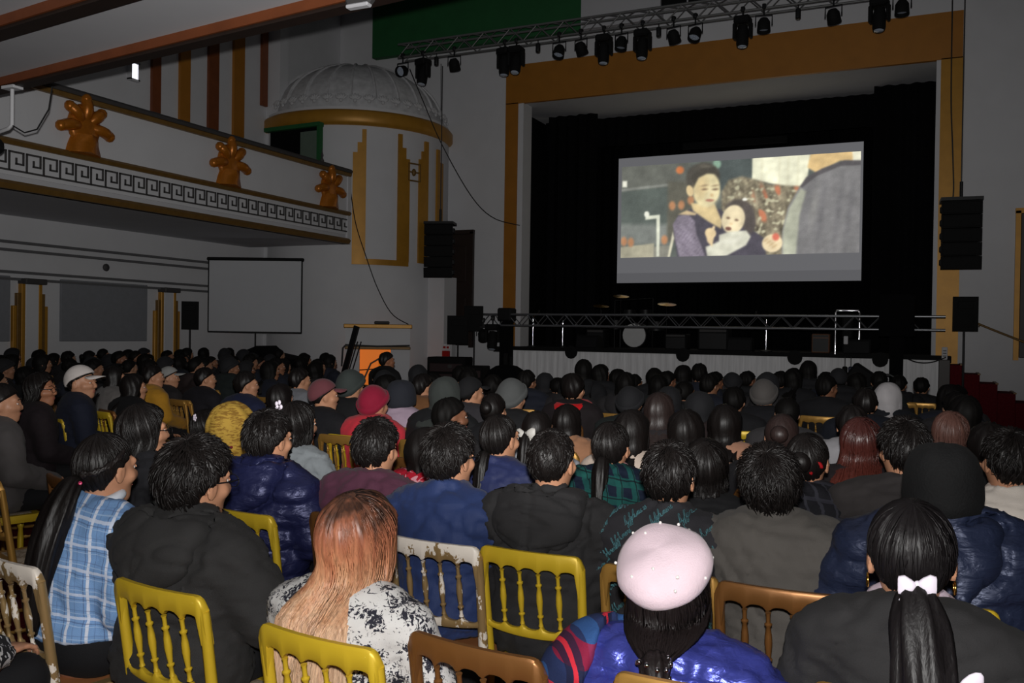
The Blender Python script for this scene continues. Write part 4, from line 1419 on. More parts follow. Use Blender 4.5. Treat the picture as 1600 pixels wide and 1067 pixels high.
def strands(mb, path, n, s0, s1, wd=.0028, lift=(.002, .006), seed=0, az_rng=(-PI, PI), segs=7, jit=.1):
    rs = np.random.RandomState(seed)
    for i in range(n):
        az = rs.uniform(*az_rng)
        a = s0+rs.rand()*(s1[0]-s0) if isinstance(s1, tuple) else s0
        b = min(1, a+rs.uniform(.7, 1)*s1[1]) if isinstance(s1, tuple) else s1*rs.uniform(.85, 1)
        t = np.linspace(a, b, segs)
        dz = rs.randn()*jit
        azs = az+dz*np.linspace(0, 1, segs)+.06*np.sin(t*6+rs.rand()*6)
        ex = np.linspace(lift[0], lift[1]*rs.uniform(.5, 1.3), segs)
        P = path(azs, t, ex)
        mb.tube(P, wd*np.sin(np.linspace(.5, PI-.12, segs)), 3, caps=False)

def pony(mb, pts, r, n=26, amp=.16, seed=0):
    P = np.array(pts, float)
    t = np.linspace(0, len(P)-1, 22)
    C = np.stack([np.interp(t, np.arange(len(P)), P[:, k]) for k in range(3)], 1)
    for _ in range(2):
        C[1:-1] = (C[:-2]+2*C[1:-1]+C[2:])/4
    R = np.interp(t, np.arange(len(P)), r)
    T = np.gradient(C, axis=0)
    T /= np.linalg.norm(T, axis=1)[:, None]
    ang = np.linspace(0, 2*PI, n, endpoint=False)
    rings = []
    up = np.array((1., 0, 0))
    for i, (p, d, q) in enumerate(zip(C, T, R)):
        b = np.cross(d, up)
        b /= np.linalg.norm(b)
        a = np.cross(b, d)
        rr_ = q*(1+amp*np.sin(ang*7+i*.25+seed)+.5*amp*np.sin(ang*13-i*.3))
        rings.append(p+rr_[:, None]*(np.cos(ang)[:, None]*a+.75*np.sin(ang)[:, None]*b))
    mb.loft(rings)

def hair_build(kind, near=True, seed=0, **kw):
    """head-local hair mesh arrays"""
    m = MB()
    q = 1 if near else 0
    naz, ns = (84, 18) if near else (36, 9)
    if kind == 'short':
        big = kw.get('big', .014)
        p = hair_path(0, 78, 92, 130, big)
        hair_sheet(m, p, naz, ns, .0035+big*.12, 11, seed)
        if near:
            strands(m, p, kw.get('n', 650), 0.0, (.75, .26), .0034, (.0, .011+big*.3), seed, segs=4, jit=.25)
    elif kind == 'crop':
        p = hair_path(0, 78, 92, 132, .008)
        hair_sheet(m, p, naz, ns, .002, 15, seed)
        if near:
            strands(m, p, 900, 0.0, (.85, .13), .0028, (.0, .007), seed, segs=3, jit=.2)
    elif kind in ('long', 'curly', 'bob'):
        L = kw.get('L', {'long': .36, 'curly': .34, 'bob': .12}[kind])
        cu = .014 if kind == 'curly' else .0025
        p = hair_path(L, 70, kw.get('side', 108), 134, kw.get('lift', .016), kw.get('spread', .45), kw.get('open_', 70), cu, 34 if kind == 'curly' else 14, kw.get('backy', -.2))
        hair_sheet(m, p, naz, ns*2-6 if near else 14, .0045, 13, seed, True, L)
        if near:
            strands(m, p, kw.get('n', 420), .05, 1.0, .0024, (.001, .005), seed, segs=14, jit=.1)
    elif kind == 'gather':
        K = np.array((-.01, -.205, -.085))
        p0_ = hair_path(.001, 70, 108, 134, .018)
        def p(az, s, extra=0.0):
            az, s = np.broadcast_arrays(np.asarray(az, float), np.asarray(s, float))
            P = p0_(az, np.minimum(s, .45), extra)
            a = np.abs(np.degrees(np.arctan2(np.sin(az), np.cos(az))))
            v = np.clip((s-.45)/.55, 0, 1)*sstep(58, 88, a)
            T = K+np.stack([.03*np.sin(az), -.012*np.cos(az)*0, .02*np.cos(az)], -1)
            sag = np.sin(v*PI)[..., None]*np.stack([.022*np.sin(az), -.004+0*az, -.012*sstep(80, 130, 200-a)], -1)
            return P+(T-P)*(v**1.25)[..., None]+sag
        hair_sheet(m, p, naz, 28, .004, 13, seed, True, .13)
        strands(m, p, 420, .05, 1.0, .0032, (.001, .005), seed, segs=12, jit=.1)
        pony(m, [(-.01, -.19, -.075), (-.01, -.215, -.09), (-.008, -.238, -.115), (.005, -.258, -.19), (.025, -.266, -.28), (.05, -.265, -.38)], [.02, .034, .028, .04, .038, .012], 36, .14, seed)
    elif kind in ('tight', 'pony', 'bun', 'lowpony'):
        p = hair_path(0, 72, 96, 138, .008)
        hair_sheet(m, p, naz, ns, .0022, 17, seed)
        if near:
            strands(m, p, 260, .02, 1.0, .0022, (.0, .0035), seed, segs=9, jit=.08)
        if kind == 'pony':
            z0 = kw.get('z0', -.005)
            pony(m, [(0, -.095, z0), (0, -.125, z0+.005), (.0, -.15, z0-.05), (0, -.165, z0-.14), (0, -.2, z0-.24), (0, -.2, z0-.33)], [.012, .03, .036, .032, .024, .006], seed=seed)
        elif kind == 'lowpony':
            pony(m, kw['pts'], kw['r'], 40, .12, seed)
        elif kind == 'bun':
            m.ell((0, -.125, .03), (.045, .035, .042), 14, 10)
            m.torus((0, -.125, .03), .03, .016, 14, 6, (PI/2, 0, 0))
    return m.arrays()

def hat_build(kind, near=True, seed=0):
    m = MB()
    naz = 60 if near else 28
    az = np.linspace(-PI, PI, naz, endpoint=False)
    def dome(phi0, lift, amp=0, n=10, front=None):
        rows = []
        for s in np.linspace(.02, 1, n):
            ph = s*rad(phi0) if front is None else s*hairline(az, *front)
            rows.append(scalp(ph, az, lift+amp*np.sin(az*26)*min(1, s*3)))
        c = np.array((0, -.02, 0))
        rows.append(c+(rows[-1]-c)*.93)
        rows.append(c+(rows[-3]-c)*.9)
        m.loft(rows)
        return rows
    if kind == 'beanie':
        dome(0, .026, .0018, 12, (80, 92, 112))
        for k in range(2):
            rows = []
            for s, l in ((.8, .026), (.8, .034), (1.0, .034), (1.02, .024)):
                rows.append(scalp(s*hairline(az, 82, 93, 113), az, l+.0015*np.sin(az*30)))
            m.loft(rows, caps=False)
            break
    elif kind == 'bucket':
        A = np.linspace(0, 2*PI, naz, endpoint=False)
        rings = []
        for r, z in ((.1, -.06), (.113, -.055), (.116, -.02), (.114, .02), (.107, .06), (.093, .093), (.07, .115), (.04, .125), (.004, .127)):
            rings.append(np.stack([r*.96*np.cos(A), r*1.04*np.sin(A)-.012, z+.012*np.sin(A)*(z < 0)+.003*np.sin(A*5)], 1))
        m.loft(rings)
    elif kind == 'cap':
        dome(0, .022, 0, 10, (74, 84, 100))
        br = []
        for x in np.linspace(-1, 1, 11):
            y = .09+.085*math.sqrt(1-x*x*.98)
            br.append([(x*.075, .06, .062-.012*x*x), (x*.078, y, .058-.022*x*x), (x*.078, y, .053-.022*x*x), (x*.075, .06, .055-.012*x*x)])
        m.loft(br)
        m.ell((0, -.04, .128), (.01, .01, .006), 8, 6)
    elif kind == 'hood':
        p = hair_path(.17, 66, 112, 134, .03, .7, 55, 0, 1, -.19)
        hair_sheet(m, p, naz, 18, .003, 6, seed, True, .17)
    elif kind == 'beret':
        rings = []
        A = np.linspace(0, 2*PI, 48, endpoint=False)
        for r, z in ((.084, -.032), (.087, -.014), (.1, -.006), (.112, .008), (.117, .026), (.112, .048), (.096, .066), (.07, .079), (.035, .086), (.004, .087)):
            rr = r*(1+.012*np.sin(A*3+1)*(z > .0)+.008*np.sin(A*7+2)*(z > 0))
            rings.append(np.stack([rr*np.cos(A), rr*np.sin(A)*1.05, z+.006*np.sin(A*3+2)*(z > .01)*min(1, r/.09)], 1))
        M = np.array(Euler((.62, -.12, 0)).to_matrix())
        m.loft([q @ M.T+np.array((0, -.035, .07)) for q in rings])
    return m.arrays()

# ------------------------------------------------------------------ people
M_EYE = plain('eye_white', (215, 210, 205), .25, vary=0)
M_DARK = plain('eye_dark', (24, 18, 16), .2, vary=0)
def skin(rgb):
    key = ('skin', rgb)
    if key not in MATS:
        t = NT('skin')
        c = lin(rgb)
        f = t.noise(30, detail=3)
        t.bump(t.noise(220, detail=2), .12, .002)
        MATS[key] = t.set(t.mix(f, tuple(x*.88 for x in c), tuple(min(1, x*1.1) for x in c)), .48, 0, .4, Subsurface_Weight=.0)
    return MATS[key]
SK = [(188, 136, 106), (176, 122, 92), (200, 150, 120), (160, 108, 80)]
M_LIP = plain('lips', (160, 88, 80), .4, vary=0)
FARMESH = {}

SEAT_UP = .068
class Pose:
    def __init__(s, h=1.32, lean=0, side=0, head=(0, 0, 0), hs=1.0):
        s.k = (h-.112-.114*hs-.58-SEAT_UP)/.5
        s.lean, s.side, s.hs = lean, side, hs
        s.R = np.array((Matrix.Rotation(rad(head[0]), 3, 'Z') @ Matrix.Rotation(rad(-head[1]), 3, 'X') @ Matrix.Rotation(rad(head[2]), 3, 'Y')))
        s.c = s.body(np.array([[0, .012, 1.08]]))[0]
    def body(s, V):
        V = np.array(V, float)
        t = np.clip(V[:, 2]-.56, 0, None)
        up = SEAT_UP*np.clip((V[:, 2]-.12)/.32, 0, 1)
        tt = np.clip(t, 0, .5)
        wgt = np.clip(1-(V[:, 1]-.1)/.2, 0, 1)          # hands and forearms stay on the lap
        V[:, 2] = .56+np.where(t > 0, (t-tt)+tt*(1+(s.k-1)*np.clip(tt*4, 0, 1)), V[:, 2]-.56)
        V[:, 2] += up
        V[:, 1] += s.lean*t*(.6+t)*wgt
        V[:, 0] += s.side*t*wgt
        return V
    def head(s, V):
        V = (np.array(V, float)*s.hs+np.array((0, .012, .112))) @ s.R.T
        return V+s.c

def add_child(root, name, arr, mat, smooth=True):
    V, F = arr[0], arr[1]
    mi = arr[2] if len(arr) > 2 else None
    return obj(name, mesh_of(name, V, F, mat, smooth, mi, angle=False), root)

NEAR_POS = []
def clip_words(t, n=15):
    w_ = t.replace(',', '').split()[:n]
    while w_[-1] in ('and', 'with', 'in', 'a', 'the', 'of', 'by', 'to', 'on', 'her', 'his', 'white', 'long', 'bright', 'all', 'dark', 'black', 'light', 'pale', 'navy', 'small', 'two', 'blue', 'behind', 'beside', 'before'):
        w_.pop()
    return ' '.join(w_)
def person(x, y, h, rz, label, coat=None, coat_m=None, hair='short', hair_rgb=(20, 16, 15), hair_kw=None, hat=None, hat_m=None, legs=(20, 20, 23),
           sk=0, head=(0, 0, 0), lean=0, side=0, fem=False, group=None, seed=0, extra=None, hs=1.0, fine=True, coat_name='jacket', ch='auto'):
    h -= {None: .016, 'beanie': .03, 'bucket': .036, 'cap': .026, 'hood': .034, 'beret': .062}[hat]
    ps_ = Pose(h, lean, side, head, hs)
    hc = ps_.head(np.array([[0, -.01, .03]]))[0]
    cz, sz = math.cos(rad(rz)), math.sin(rad(rz))
    x, y = x-(hc[0]*cz-hc[1]*sz), y-(hc[0]*sz+hc[1]*cz)
    if ch:
        col = ch if ch != 'auto' else ('yellow', 'gold', 'bronze', 'gold')[seed // 2 % 4]
        chair(x, y, rz, col, clip_words('%s chair of the %s' % (CHL[col], label)), fine)
    coat = dict(coat or {})
    arm = coat.get('arm', 'lap')
    m = MB()
    cv, cf, _ = body_core(.03, arm)
    m.add(ps_.body(cv), cf)
    hv, hf, hmi = head_arrays(.0075 if fine else .012, fem)
    k = m.k
    m.add(ps_.head(hv), hf)
    m.mi[-len(hf):] = hmi
    root = m.build('person', [skin(SK[sk]), M_EYE, M_DARK, M_LIP], None, True, (x, y, 0), (0, 0, rad(rz)))
    tag(root, label, 'person', group)
    coat.setdefault('h', .0155 if fine else .022)
    coat.setdefault('seed', seed+1)
    V, F = coat_arrays(**coat)
    c = add_child(root, coat_name, (ps_.body(V), F), coat_m)
    if coat.get('hood'):
        V, F = hood_arrays(coat.get('puff', .012), coat['hood'], coat.get('folds', .006), coat['h'], seed)
        add_child(root, 'hood', (ps_.body(V), F), coat_m)
    V, F = trousers_arrays(.02 if fine else .028)
    add_child(root, 'trousers', (ps_.body(V), F), fabric(legs))
    V, F = shoe_arrays()
    add_child(root, 'shoe_pair', (V, F), M_BLACK)
    hr = None
    if hat and hair == 'short':
        hair_kw = dict(big=.004, n=1)
    if hair:
        ha = hair_build(hair, fine, seed, **(hair_kw or {}))
        hm = hair_rgb if not isinstance(hair_rgb, tuple) else hair_mat(hair_rgb)
        hr = add_child(root, 'hair', (ps_.head(ha[0]), ha[1]), hm)
    if hat:
        ta = hat_build(hat, fine, seed)
        add_child(root, {'hood': 'hood'}.get(hat, hat if hat in ('beanie', 'cap', 'beret') else 'hat'), (ps_.head(ta[0]), ta[1]), hat_m)
    if extra:
        for f in (extra if isinstance(extra, list) else [extra]):
            f(root, ps_, c)
    NEAR_POS.append((x, y))
    return root

def glasses(root, ps_, c):
    m = MB()
    for sx in (-1, 1):
        m.torus((sx*.032, .112, .004), .023, .0018, 18, 5, (PI/2, 0, 0), sc=(1.1, .85, 1))
        m.tube([(sx*.057, .11, .01), (sx*.079, .06, .012), (sx*.086, -.005, .014), (sx*.084, -.025, -.008)], .0022, 5)
    m.tube([(-.008, .114, .008), (.008, .114, .008)], .002, 5)
    V, F, _ = m.arrays()
    add_child(root, 'glasses', (ps_.head(V), F), M_BLACKM)

# ------------------------------------------------------------------ gilt spindle chairs
def worn(base, chip, metal, thr, rough=.38):
    t = NT('chair_paint')
    f = t.noise(16, detail=5, rough=.7, stretch=(1, 1, .5))
    sp = t.n('ShaderNodeSeparateXYZ')
    t.l(t.obj(), sp.inputs[0])
    up = t.math('MULTIPLY', t.math('MAXIMUM', t.math('SUBTRACT', sp.outputs[2], .86), 0), 2.2)
    s = t.math('GREATER_THAN', t.math('ADD', f, up), thr)
    t.b.inputs['Metallic'].default_value = metal
    t.bump(t.noise(60, detail=2), .08, .003)
    col = t.mix(s, t.mix(t.noise(5), tuple(x*.85 for x in lin(base)), lin(base)), lin(chip))
    t.l(t.math('MULTIPLY', t.math('SUBTRACT', 1, s), metal), t.b.inputs['Metallic'])
    return t.set(col, rough, None, .5)
CH = {'yellow': worn((212, 178, 44), (222, 196, 84), .2, .84, .42), 'white': worn((172, 142, 96), (226, 216, 204), .45, .56), 'bronze': worn((140, 94, 50), (160, 114, 68), .5, .86), 'gold': worn((188, 142, 70), (202, 164, 100), .5, .84)}
CHL = {'yellow': 'bright yellow gilt', 'white': 'worn white and gold', 'bronze': 'dull bronze', 'gold': 'antique gold'}
M_PAD = print_cloth('beige_brocade_pad', (186, 170, 150), (150, 132, 112), 50, .5)
M_SEAT = plain('caramel_seat', (150, 96, 58), .5, vary=.2)
def backy(z):
    return -.205-.068*np.clip((z-.5)/.45, 0, 1)
def chair_meshes(n=8, cols=41):
    D = {}
    W = .196
    XS = np.array(sorted(set(np.linspace(-W, W, cols).tolist()+[-.177, .177])))
    sp_x = [-.106, -.0355, .0355, .106]
    bounds = [-.176]+sp_x+[.176]
    def arch(x, lo, hi):
        ax = abs(x)
        for a, b in zip(bounds, bounds[1:]):
            if a <= x <= b:
                u = (x-(a+b)/2)/((b-a)/2)
                return lo+(hi-lo)*max(0, 1-abs(u)**2.6)**.5
        return lo
    def bow(x):
        return -.022*(1-(x/W)**2)
    rings = []
    for x in XS:
        ax = abs(x)
        t = .95 if ax < W-.035 else .915+math.sqrt(max(0, .035**2-(ax-W+.035)**2))
        b = arch(x, .862, .893) if ax < .176 else .80
        t = max(t, b+.004)
        m, e = (t+b)/2, .0125
        yb, yt = backy(b)+bow(x), backy(t)+bow(x)
        c = min(.008, (t-b)*.3)
        rings.append([(x, yb-e+.005, b), (x, yb-e, b+c), (x, yt-e, t-c), (x, yt-e+.005, t), (x, yt+e-.005, t), (x, yt+e, t-c), (x, yb+e, b+c), (x, yb+e-.005, b)])
    D['top_rail'] = MB().loft(rings)
    rings = []
    for x in np.linspace(-.182, .182, cols):
        t = .694-(arch(x, 0, .026) if abs(x) < .176 else 0)
        b = .64+.018*(x/W)**2
        e = .0115
        y = backy(.66)+bow(x)*.8
        rings.append([(x, y-e+.004, b), (x, y-e, b+.006), (x, y-e, t-.006), (x, y-e+.004, t), (x, y+e-.004, t), (x, y+e, t-.006), (x, y+e, b+.006), (x, y+e-.004, b)])
    D['lower_rail'] = MB().loft(rings)
    prof = [(.0, .009), (.02, .0085), (.05, .0065), (.16, .0065), (.185, .0115), (.205, .0115), (.22, .007), (.3, .0085), (.48, .0118), (.62, .0105), (.76, .007), (.79, .0115), (.81, .0115), (.83, .0065), (.96, .0065), (1, .009)]
    for i, x in enumerate(sp_x):
        z0, z1 = .686, .872
        P = [(x, backy(z0+t*(z1-z0))+bow(x)*(.8+.2*t), z0+t*(z1-z0)) for t, r in prof]
        D['spindle%d' % i] = MB().tube(P, [r for t, r in prof], n)
    for k, sx in enumerate((-1, 1)):
        zz = np.array([.0, .2, .5, .53, .64, .75, .86, .905])
        P = [(sx*(.172+.014*z/.9), backy(z)-(.05*(1-z/.53) if z < .53 else 0), z) for z in zz]
        D['back_post%d' % k] = MB().tube(P, [.013, .015, .019, .019, .0175, .0165, .016, .015], max(8, n))
        P = [(0, .018), (.03, .014), (.08, .017), (.3, .02), (.37, .014), (.385, .021), (.4, .021), (.415, .014), (.44, .021), (.505, .022)]
        D['front_leg%d' % k] = MB().tube([(sx*.18, .185, z) for z, r in P], [r for z, r in P], max(8, n))
        s = [(0, .009), (.25, .009), (.3, .013), (.34, .008), (.5, .013), (.66, .008), (.7, .013), (.75, .009), (1, .009)]
        D['stretcher%d' % k] = MB().tube([(sx*(.172+.008*t), -.225+.41*t, .2) for t, r in s], [r for t, r in s], max(6, n-2))
    s = [(0, .009), (.2, .009), (.25, .013), (.3, .008), (.5, .013), (.7, .008), (.75, .013), (.8, .009), (1, .009)]
    D['stretcher2'] = MB().tube([(-.18+.36*t, .185, .24) for t, r in s], [r for t, r in s], max(6, n-2))
    D['stretcher3'] = MB().tube([(-.172+.344*t, -.23, .26) for t, r in s], [r for t, r in s], max(6, n-2))
    out = [(-.19, -.215), (.19, -.215), (.205, .0), (.2, .17), (.17, .205), (-.17, .205), (-.2, .17), (-.205, 0)]
    inn = [(x*.8, y*.8-.003) for x, y in out]
    D['seat_frame'] = MB().loft([[(x, y, 0.480) for x, y in out], [(x*1.01, y*1.01, 0.495) for x, y in out], [(x*1.01, y*1.01, 0.515) for x, y in out], [(x*.98, y*.98, 0.526) for x, y in out], [(x, y, 0.526) for x, y in inn], [(x, y, 0.480) for x, y in inn]], caps=False)
    D['seat_pad'] = MB().loft([[(x*1.05, y*1.05, 0.500) for x, y in inn], [(x*1.08, y*1.08, 0.522) for x, y in inn], [(x*.9, y*.9, 0.529) for x, y in inn], [(x*.4, y*.4, 0.530) for x, y in inn]])
    return D
CM = {}
for cname, cm in CH.items():
    CM[cname] = {k: v.mesh(k.rstrip('0123456789'), cm if k != 'seat_pad' else (M_PAD if cname != 'white' else M_SEAT), True) for k, v in chair_meshes().items()}
    MM = MB()
    for k, v in chair_meshes(5, 21).items():
        V, F, mi = v.arrays()
        MM.add(V, F, 1 if k == 'seat_pad' else 0)
    CM[cname]['far'] = MM.mesh('far_chair', [cm, M_PAD], True)
def chair(x, y, rz, color, label, full=True, group='gilt spindle banquet chairs'):
    if full:
        e = empty('spindle_chair', (x, y, 0), label, 'chair', rad(rz), group)
        for k, me in CM[color].items():
            if k != 'far':
                obj(k.rstrip('0123456789'), me, e)
    else:
        e = tag(obj('spindle_chair', CM[color]['far'], None, (x, y, 0), (0, 0, rad(rz))), label, 'chair', group)
    return e

# ------------------------------------------------------------------ accessories
def scarf_ring(mat, R=.07, r=.03, z=1.095, tilt=.14, name='scarf'):
    def f(root, ps_, c):
        m = MB().torus((0, .005, z), R, r, 28, 10, (tilt, 0, 0), sc=(1.05, 1, 1))
        V, F, _ = m.arrays()
        V = V+.004*wav(V, 3, 60)[:, None]
        add_child(root, name, (ps_.body(V), F), mat)
    return f
def head_part(name, mat, fn, smooth=True):
    def f(root, ps_, c):
        m = MB()
        fn(m)
        V, F, _ = m.arrays()
        add_child(root, name, (ps_.head(V), F), mat, smooth)
    return f
def body_part(name, mat, fn):
    def f(root, ps_, c):
        m = MB()
        fn(m)
        V, F, _ = m.arrays()
        add_child(root, name, (ps_.body(V), F), mat)
    return f
def bow_fn(m, c=(0, -.128, -.035), s=1.0):
    c = np.array(c)
    for sx in (-1, 1):
        rings = []
        for x, hh, d in ((.002, .008, .006), (.016, .02, .014), (.034, .03, .012), (.05, .026, .004), (.052, .018, .002)):
            a = np.linspace(0, 2*PI, 12, endpoint=False)
            rings.append(c+s*np.stack([np.full(12, sx*x), -.004+d*np.sin(a), hh*np.cos(a)+.004*sx], 1))
        m.loft(rings)
        m.loft([c+s*np.array([(sx*(.004+.03*t), -.006-.004*t, -.004-.05*t), (sx*(.02+.03*t), -.006-.004*t, .0-.045*t), (sx*(.02+.03*t), -.009-.004*t, .0-.045*t), (sx*(.004+.03*t), -.009-.004*t, -.004-.05*t)]) for t in (0, .5, 1)])
    m.ell(c, (.01*s, .011*s, .013*s), 10, 8)
def earring_fn(m):
    for sx in (-1, 1):
        m.torus((sx*.084, -.004, -.052), .0135, .0028, 18, 6, (PI/2, 0, PI/2))
def flower_clip(c, s=1.0, n=5):
    def fn(m):
        c_ = np.array(c)
        for j in range(2):
            o = c_+np.array((.02*j-.01, -.004*j, .022*j))*s*1.4
            for k in range(n):
                a = 2*PI*k/n
                m.ell(o+s*.016*np.array((math.cos(a), -.2, math.sin(a))), (.009*s, .005*s, .009*s), 7, 5)
            m.ell(o+np.array((0, -.008*s, 0)), (.006*s,)*3, 7, 5)
    return fn
def over_garment(name, mat, cut, grow=.03, sw=1.0, h=.016, hem=.47, arm='lap'):
    """cloth lying on the coat where cut(X,Y,Z) < 0"""
    def f(root, ps_, c):
        def fn(X, Y, Z):
            d = smin(torso(X, Y, Z, sw)-grow, arms_d(X, Y, Z, arm, sw=sw)-grow*1.15, .05)
            d = smin(d, neck_d(X, Y, Z, .055)-grow*.5+np.maximum(Z-1.1, 0), .05)
            return np.maximum(np.maximum(d, cut(X, Y, Z)), hem-Z)
        V, F = surf(fn, (-.44, -.31, hem-.05), (.44, .39, 1.2), h)
        V = V+normals(V, F)*(.006*wav(V, 8, 24, 5))[:, None]
        add_child(root, name, (ps_.body(V), F), mat)
    return f

# cursive lettering printed over a shirt back
def glyphs():
    T = np.linspace(0, 1, 9)
    def arc(cx, cy, rx, ry, a0, a1, n=8):
        a = np.radians(np.linspace(a0, a1, n))
        return [(cx+rx*math.cos(x), cy+ry*math.sin(x)) for x in a]
    G = {}
    G['l'] = [(0, 0)]+arc(.25, 1.5, .16, .5, -60, 200)+[(.16, .3), (.3, 0), (.5, .1)]
    G['y'] = [(0, .9), (.1, .3)]+arc(.3, .25, .2, .25, 180, 360)+[(.52, .9), (.46, -.4)]+arc(.28, -.6, .18, .4, 0, -200)+[(.6, .15)]
    G['f'] = [(0, 0)]+arc(.32, 1.5, .15, .45, -40, 190)+[(.18, .2), (.12, -.7)]+arc(.25, -.6, .12, .35, 200, 400)+[(.5, .1)]
    G['g'] = arc(.25, .45, .22, .42, 40, 320, 9)+[(.47, .85), (.42, -.45)]+arc(.25, -.6, .18, .38, 0, -200)+[(.62, .1)]
    G['h'] = [(0, 0)]+arc(.22, 1.5, .13, .5, -50, 190)+[(.1, .0), (.12, .5)]+arc(.32, .55, .18, .35, 160, 0)+[(.5, .1), (.62, .05)]
    G['u'] = [(0, .85), (.05, .3)]+arc(.24, .25, .19, .25, 180, 350)+[(.46, .85), (.48, .15), (.62, .1)]
    G['m'] = [(0, 0), (.03, .7)]+arc(.15, .6, .1, .28, 150, 0)+[(.26, .05), (.28, .5)]+arc(.4, .6, .11, .28, 150, 0)+[(.53, .1), (.66, .1)]
    G['a'] = arc(.25, .42, .23, .4, 50, 330, 9)+[(.47, .82), (.47, .15), (.62, .1)]
    G['n'] = [(0, 0), (.03, .7)]+arc(.2, .55, .16, .32, 150, 0)+[(.38, .1), (.54, .1)]
    G['e'] = [(0, .3), (.3, .5)]+arc(.22, .55, .16, .32, 0, 200)+arc(.24, .35, .2, .33, 200, 330)+[(.6, .35)]
    return G
def lettering(word='lyfghumane', size=.014, ang=42):
    def f(root, ps_, c):
        me = c.data
        bvh = BVHTree.FromPolygons([v.co for v in me.vertices], [tuple(p.vertices) for p in me.polygons])
        G = glyphs()
        pts, x = [], 0
        wd = {'m': .74, 'f': .55, 'l': .5, 'h': .66, 'y': .62}
        strokes = []
        for ch in word:
            strokes += [(x+a, b) for a, b in G[ch]]
            x += wd.get(ch, .62)
        S = np.array(strokes)
        S[:, 0] -= x/2
        S[:, 1] -= .4
        S[:, 0] += S[:, 1]*.25
        ca, sa = math.cos(rad(ang)), math.sin(rad(ang))
        m = MB()
        rs = random.Random(5)
        for i in range(-6, 7):
            for j in range(-6, 7):
                ox = i*.092+(.046 if j % 2 else 0)+rs.uniform(-.008, .008)
                oz = .84+j*.062+i*.012
                if not (.5 < oz < 1.13 and abs(ox) < .36):
                    continue
                Q = S*size
                X = ox+Q[:, 0]*ca-Q[:, 1]*sa
                Z = oz+Q[:, 0]*sa+Q[:, 1]*ca
                run = []
                last = None
                for a, b in zip(X, Z):
                    loc, nor, _, _ = bvh.ray_cast(Vector((a, -.8, b)), Vector((0, 1, 0)), 1.2)
                    if loc is None or nor.y > -.12 or (last is not None and (loc-last).length > .035):
                        if len(run) > 2:
                            m.tube(run, .00115, 3, caps=False)
                        run, last = [], None
                        if loc is None or nor.y > -.12:
                            continue
                    run.append(tuple(loc+nor*.0012))
                    last = loc
                if len(run) > 2:
                    m.tube(run, .00115, 3, caps=False)
        V, F, _ = m.arrays()
        o = add_child(root, 'lettering', (V, F), plain('teal_print', (74, 128, 136), .7, vary=.2))
        o['label'] = 'teal cursive lettering printed over the shirt'
    return f
def bead_tie(c, n=9, r=.03):
    def fn(m):
        for k in range(n):
            a = 2*PI*k/n
            for dz in (0, -.045):
                m.ell((c[0]+r*math.cos(a), c[1]+r*.9*math.sin(a), c[2]+dz+.008*math.sin(a*2)), (.0065,)*3, 8, 6)
    return fn
def pearls(root, ps_, c):
    rs = random.Random(4)
    M = np.array(Euler((.62, -.12, 0)).to_matrix())
    mm = MB().ell((0, 0, 0), (.0042,)*3, 8, 6).mesh('pearl', plain('pearl', (240, 236, 232), .2, vary=0), True)
    hat = [o for o in root.children if o.name.startswith('beret')][0]
    for k in range(17):
        a = rs.uniform(0, 2*PI)
        j = rs.choice(((.113, .032), (.108, .054), (.09, .071), (.06, .083), (.115, .018)))
        p = M @ np.array((j[0]*1.01*math.cos(a), j[0]*1.06*math.sin(a), j[1]+.003))+np.array((0, -.035, .07))
        obj('pearl', mm, hat, tuple(ps_.head(np.array([p]))[0]))
def braid(m):
    t = np.linspace(0, 1, 17)
    for k in (0, 1):
        P = scalp(rad(66)+.22*np.sin(t*2.4), np.pi*.42+t*np.pi*.5, .014)
        P = P+np.stack([0*t, 0*t, .008*np.sin(t*38+k*PI)-.02*t], 1)
        m.tube(P, .0075+.0025*np.sin(t*38*2), 7)
def strap_fn(pts, r=.009):
    def fn(m):
        m.tube(pts, r, 6, flat=.35)
    return fn
def collar_fold(mat):
    return scarf_ring(mat, .066, .018, 1.1, .2, 'collar')
def belt_fur(m):
    pass

# ------------------------------------------------------------------ special cloths
C_FLORAL = print_cloth('floral_print_cloth', (206, 204, 202), (40, 40, 50), 62, .535, 6, 1.6)
C_EDGE = print_cloth('woven_black_white_cloth', (34, 34, 36), (190, 190, 192), 26, .5, 1, 2.5, (1, 1, .6))
C_BROCADE = print_cloth('gold_brocade', (172, 138, 58), (132, 98, 38), 60, .52, 3, .5, (.4, .4, 2))
C_REDPRINT = print_cloth('red_floral_cloth', (214, 150, 160), (170, 24, 44), 22, .48, 3, 1)
C_BLUEPLAID = plaid((122, 160, 208), [('u', .082, 0, .012, (226, 230, 242), .85), ('u', .082, .014, .004, (70, 80, 122), .6), ('u', .082, .05, .003, (90, 110, 156), .5), ('v', .078, 0, .009, (214, 222, 240), .75), ('v', .078, .011, .003, (70, 84, 126), .55), ('v', .039, .02, .003, (176, 202, 232), .6), ('v', .078, .048, .0025, (92, 112, 158), .5)])
C_GREENTARTAN = plaid((16, 26, 44), [('u', .075, 0, .034, (22, 78, 74), .8), ('v', .08, 0, .036, (22, 82, 76), .7), ('u', .075, .05, .006, (8, 12, 22), .8), ('v', .08, .056, .006, (8, 12, 22), .8)])
C_SCARF = plaid((40, 52, 92), [('u', .15, .02, .05, (52, 92, 150), .8), ('v', .17, .03, .055, (150, 22, 52), .8), ('u', .15, .09, .045, (30, 32, 58), .85), ('u', .15, .075, .011, (226, 50, 66), .9), ('v', .17, .1, .01, (214, 48, 64), .8)])
C_DARKPLAID = plaid((22, 22, 27), [('u', .06, 0, .012, (52, 52, 60), .8), ('v', .06, 0, .012, (50, 50, 58), .8)])

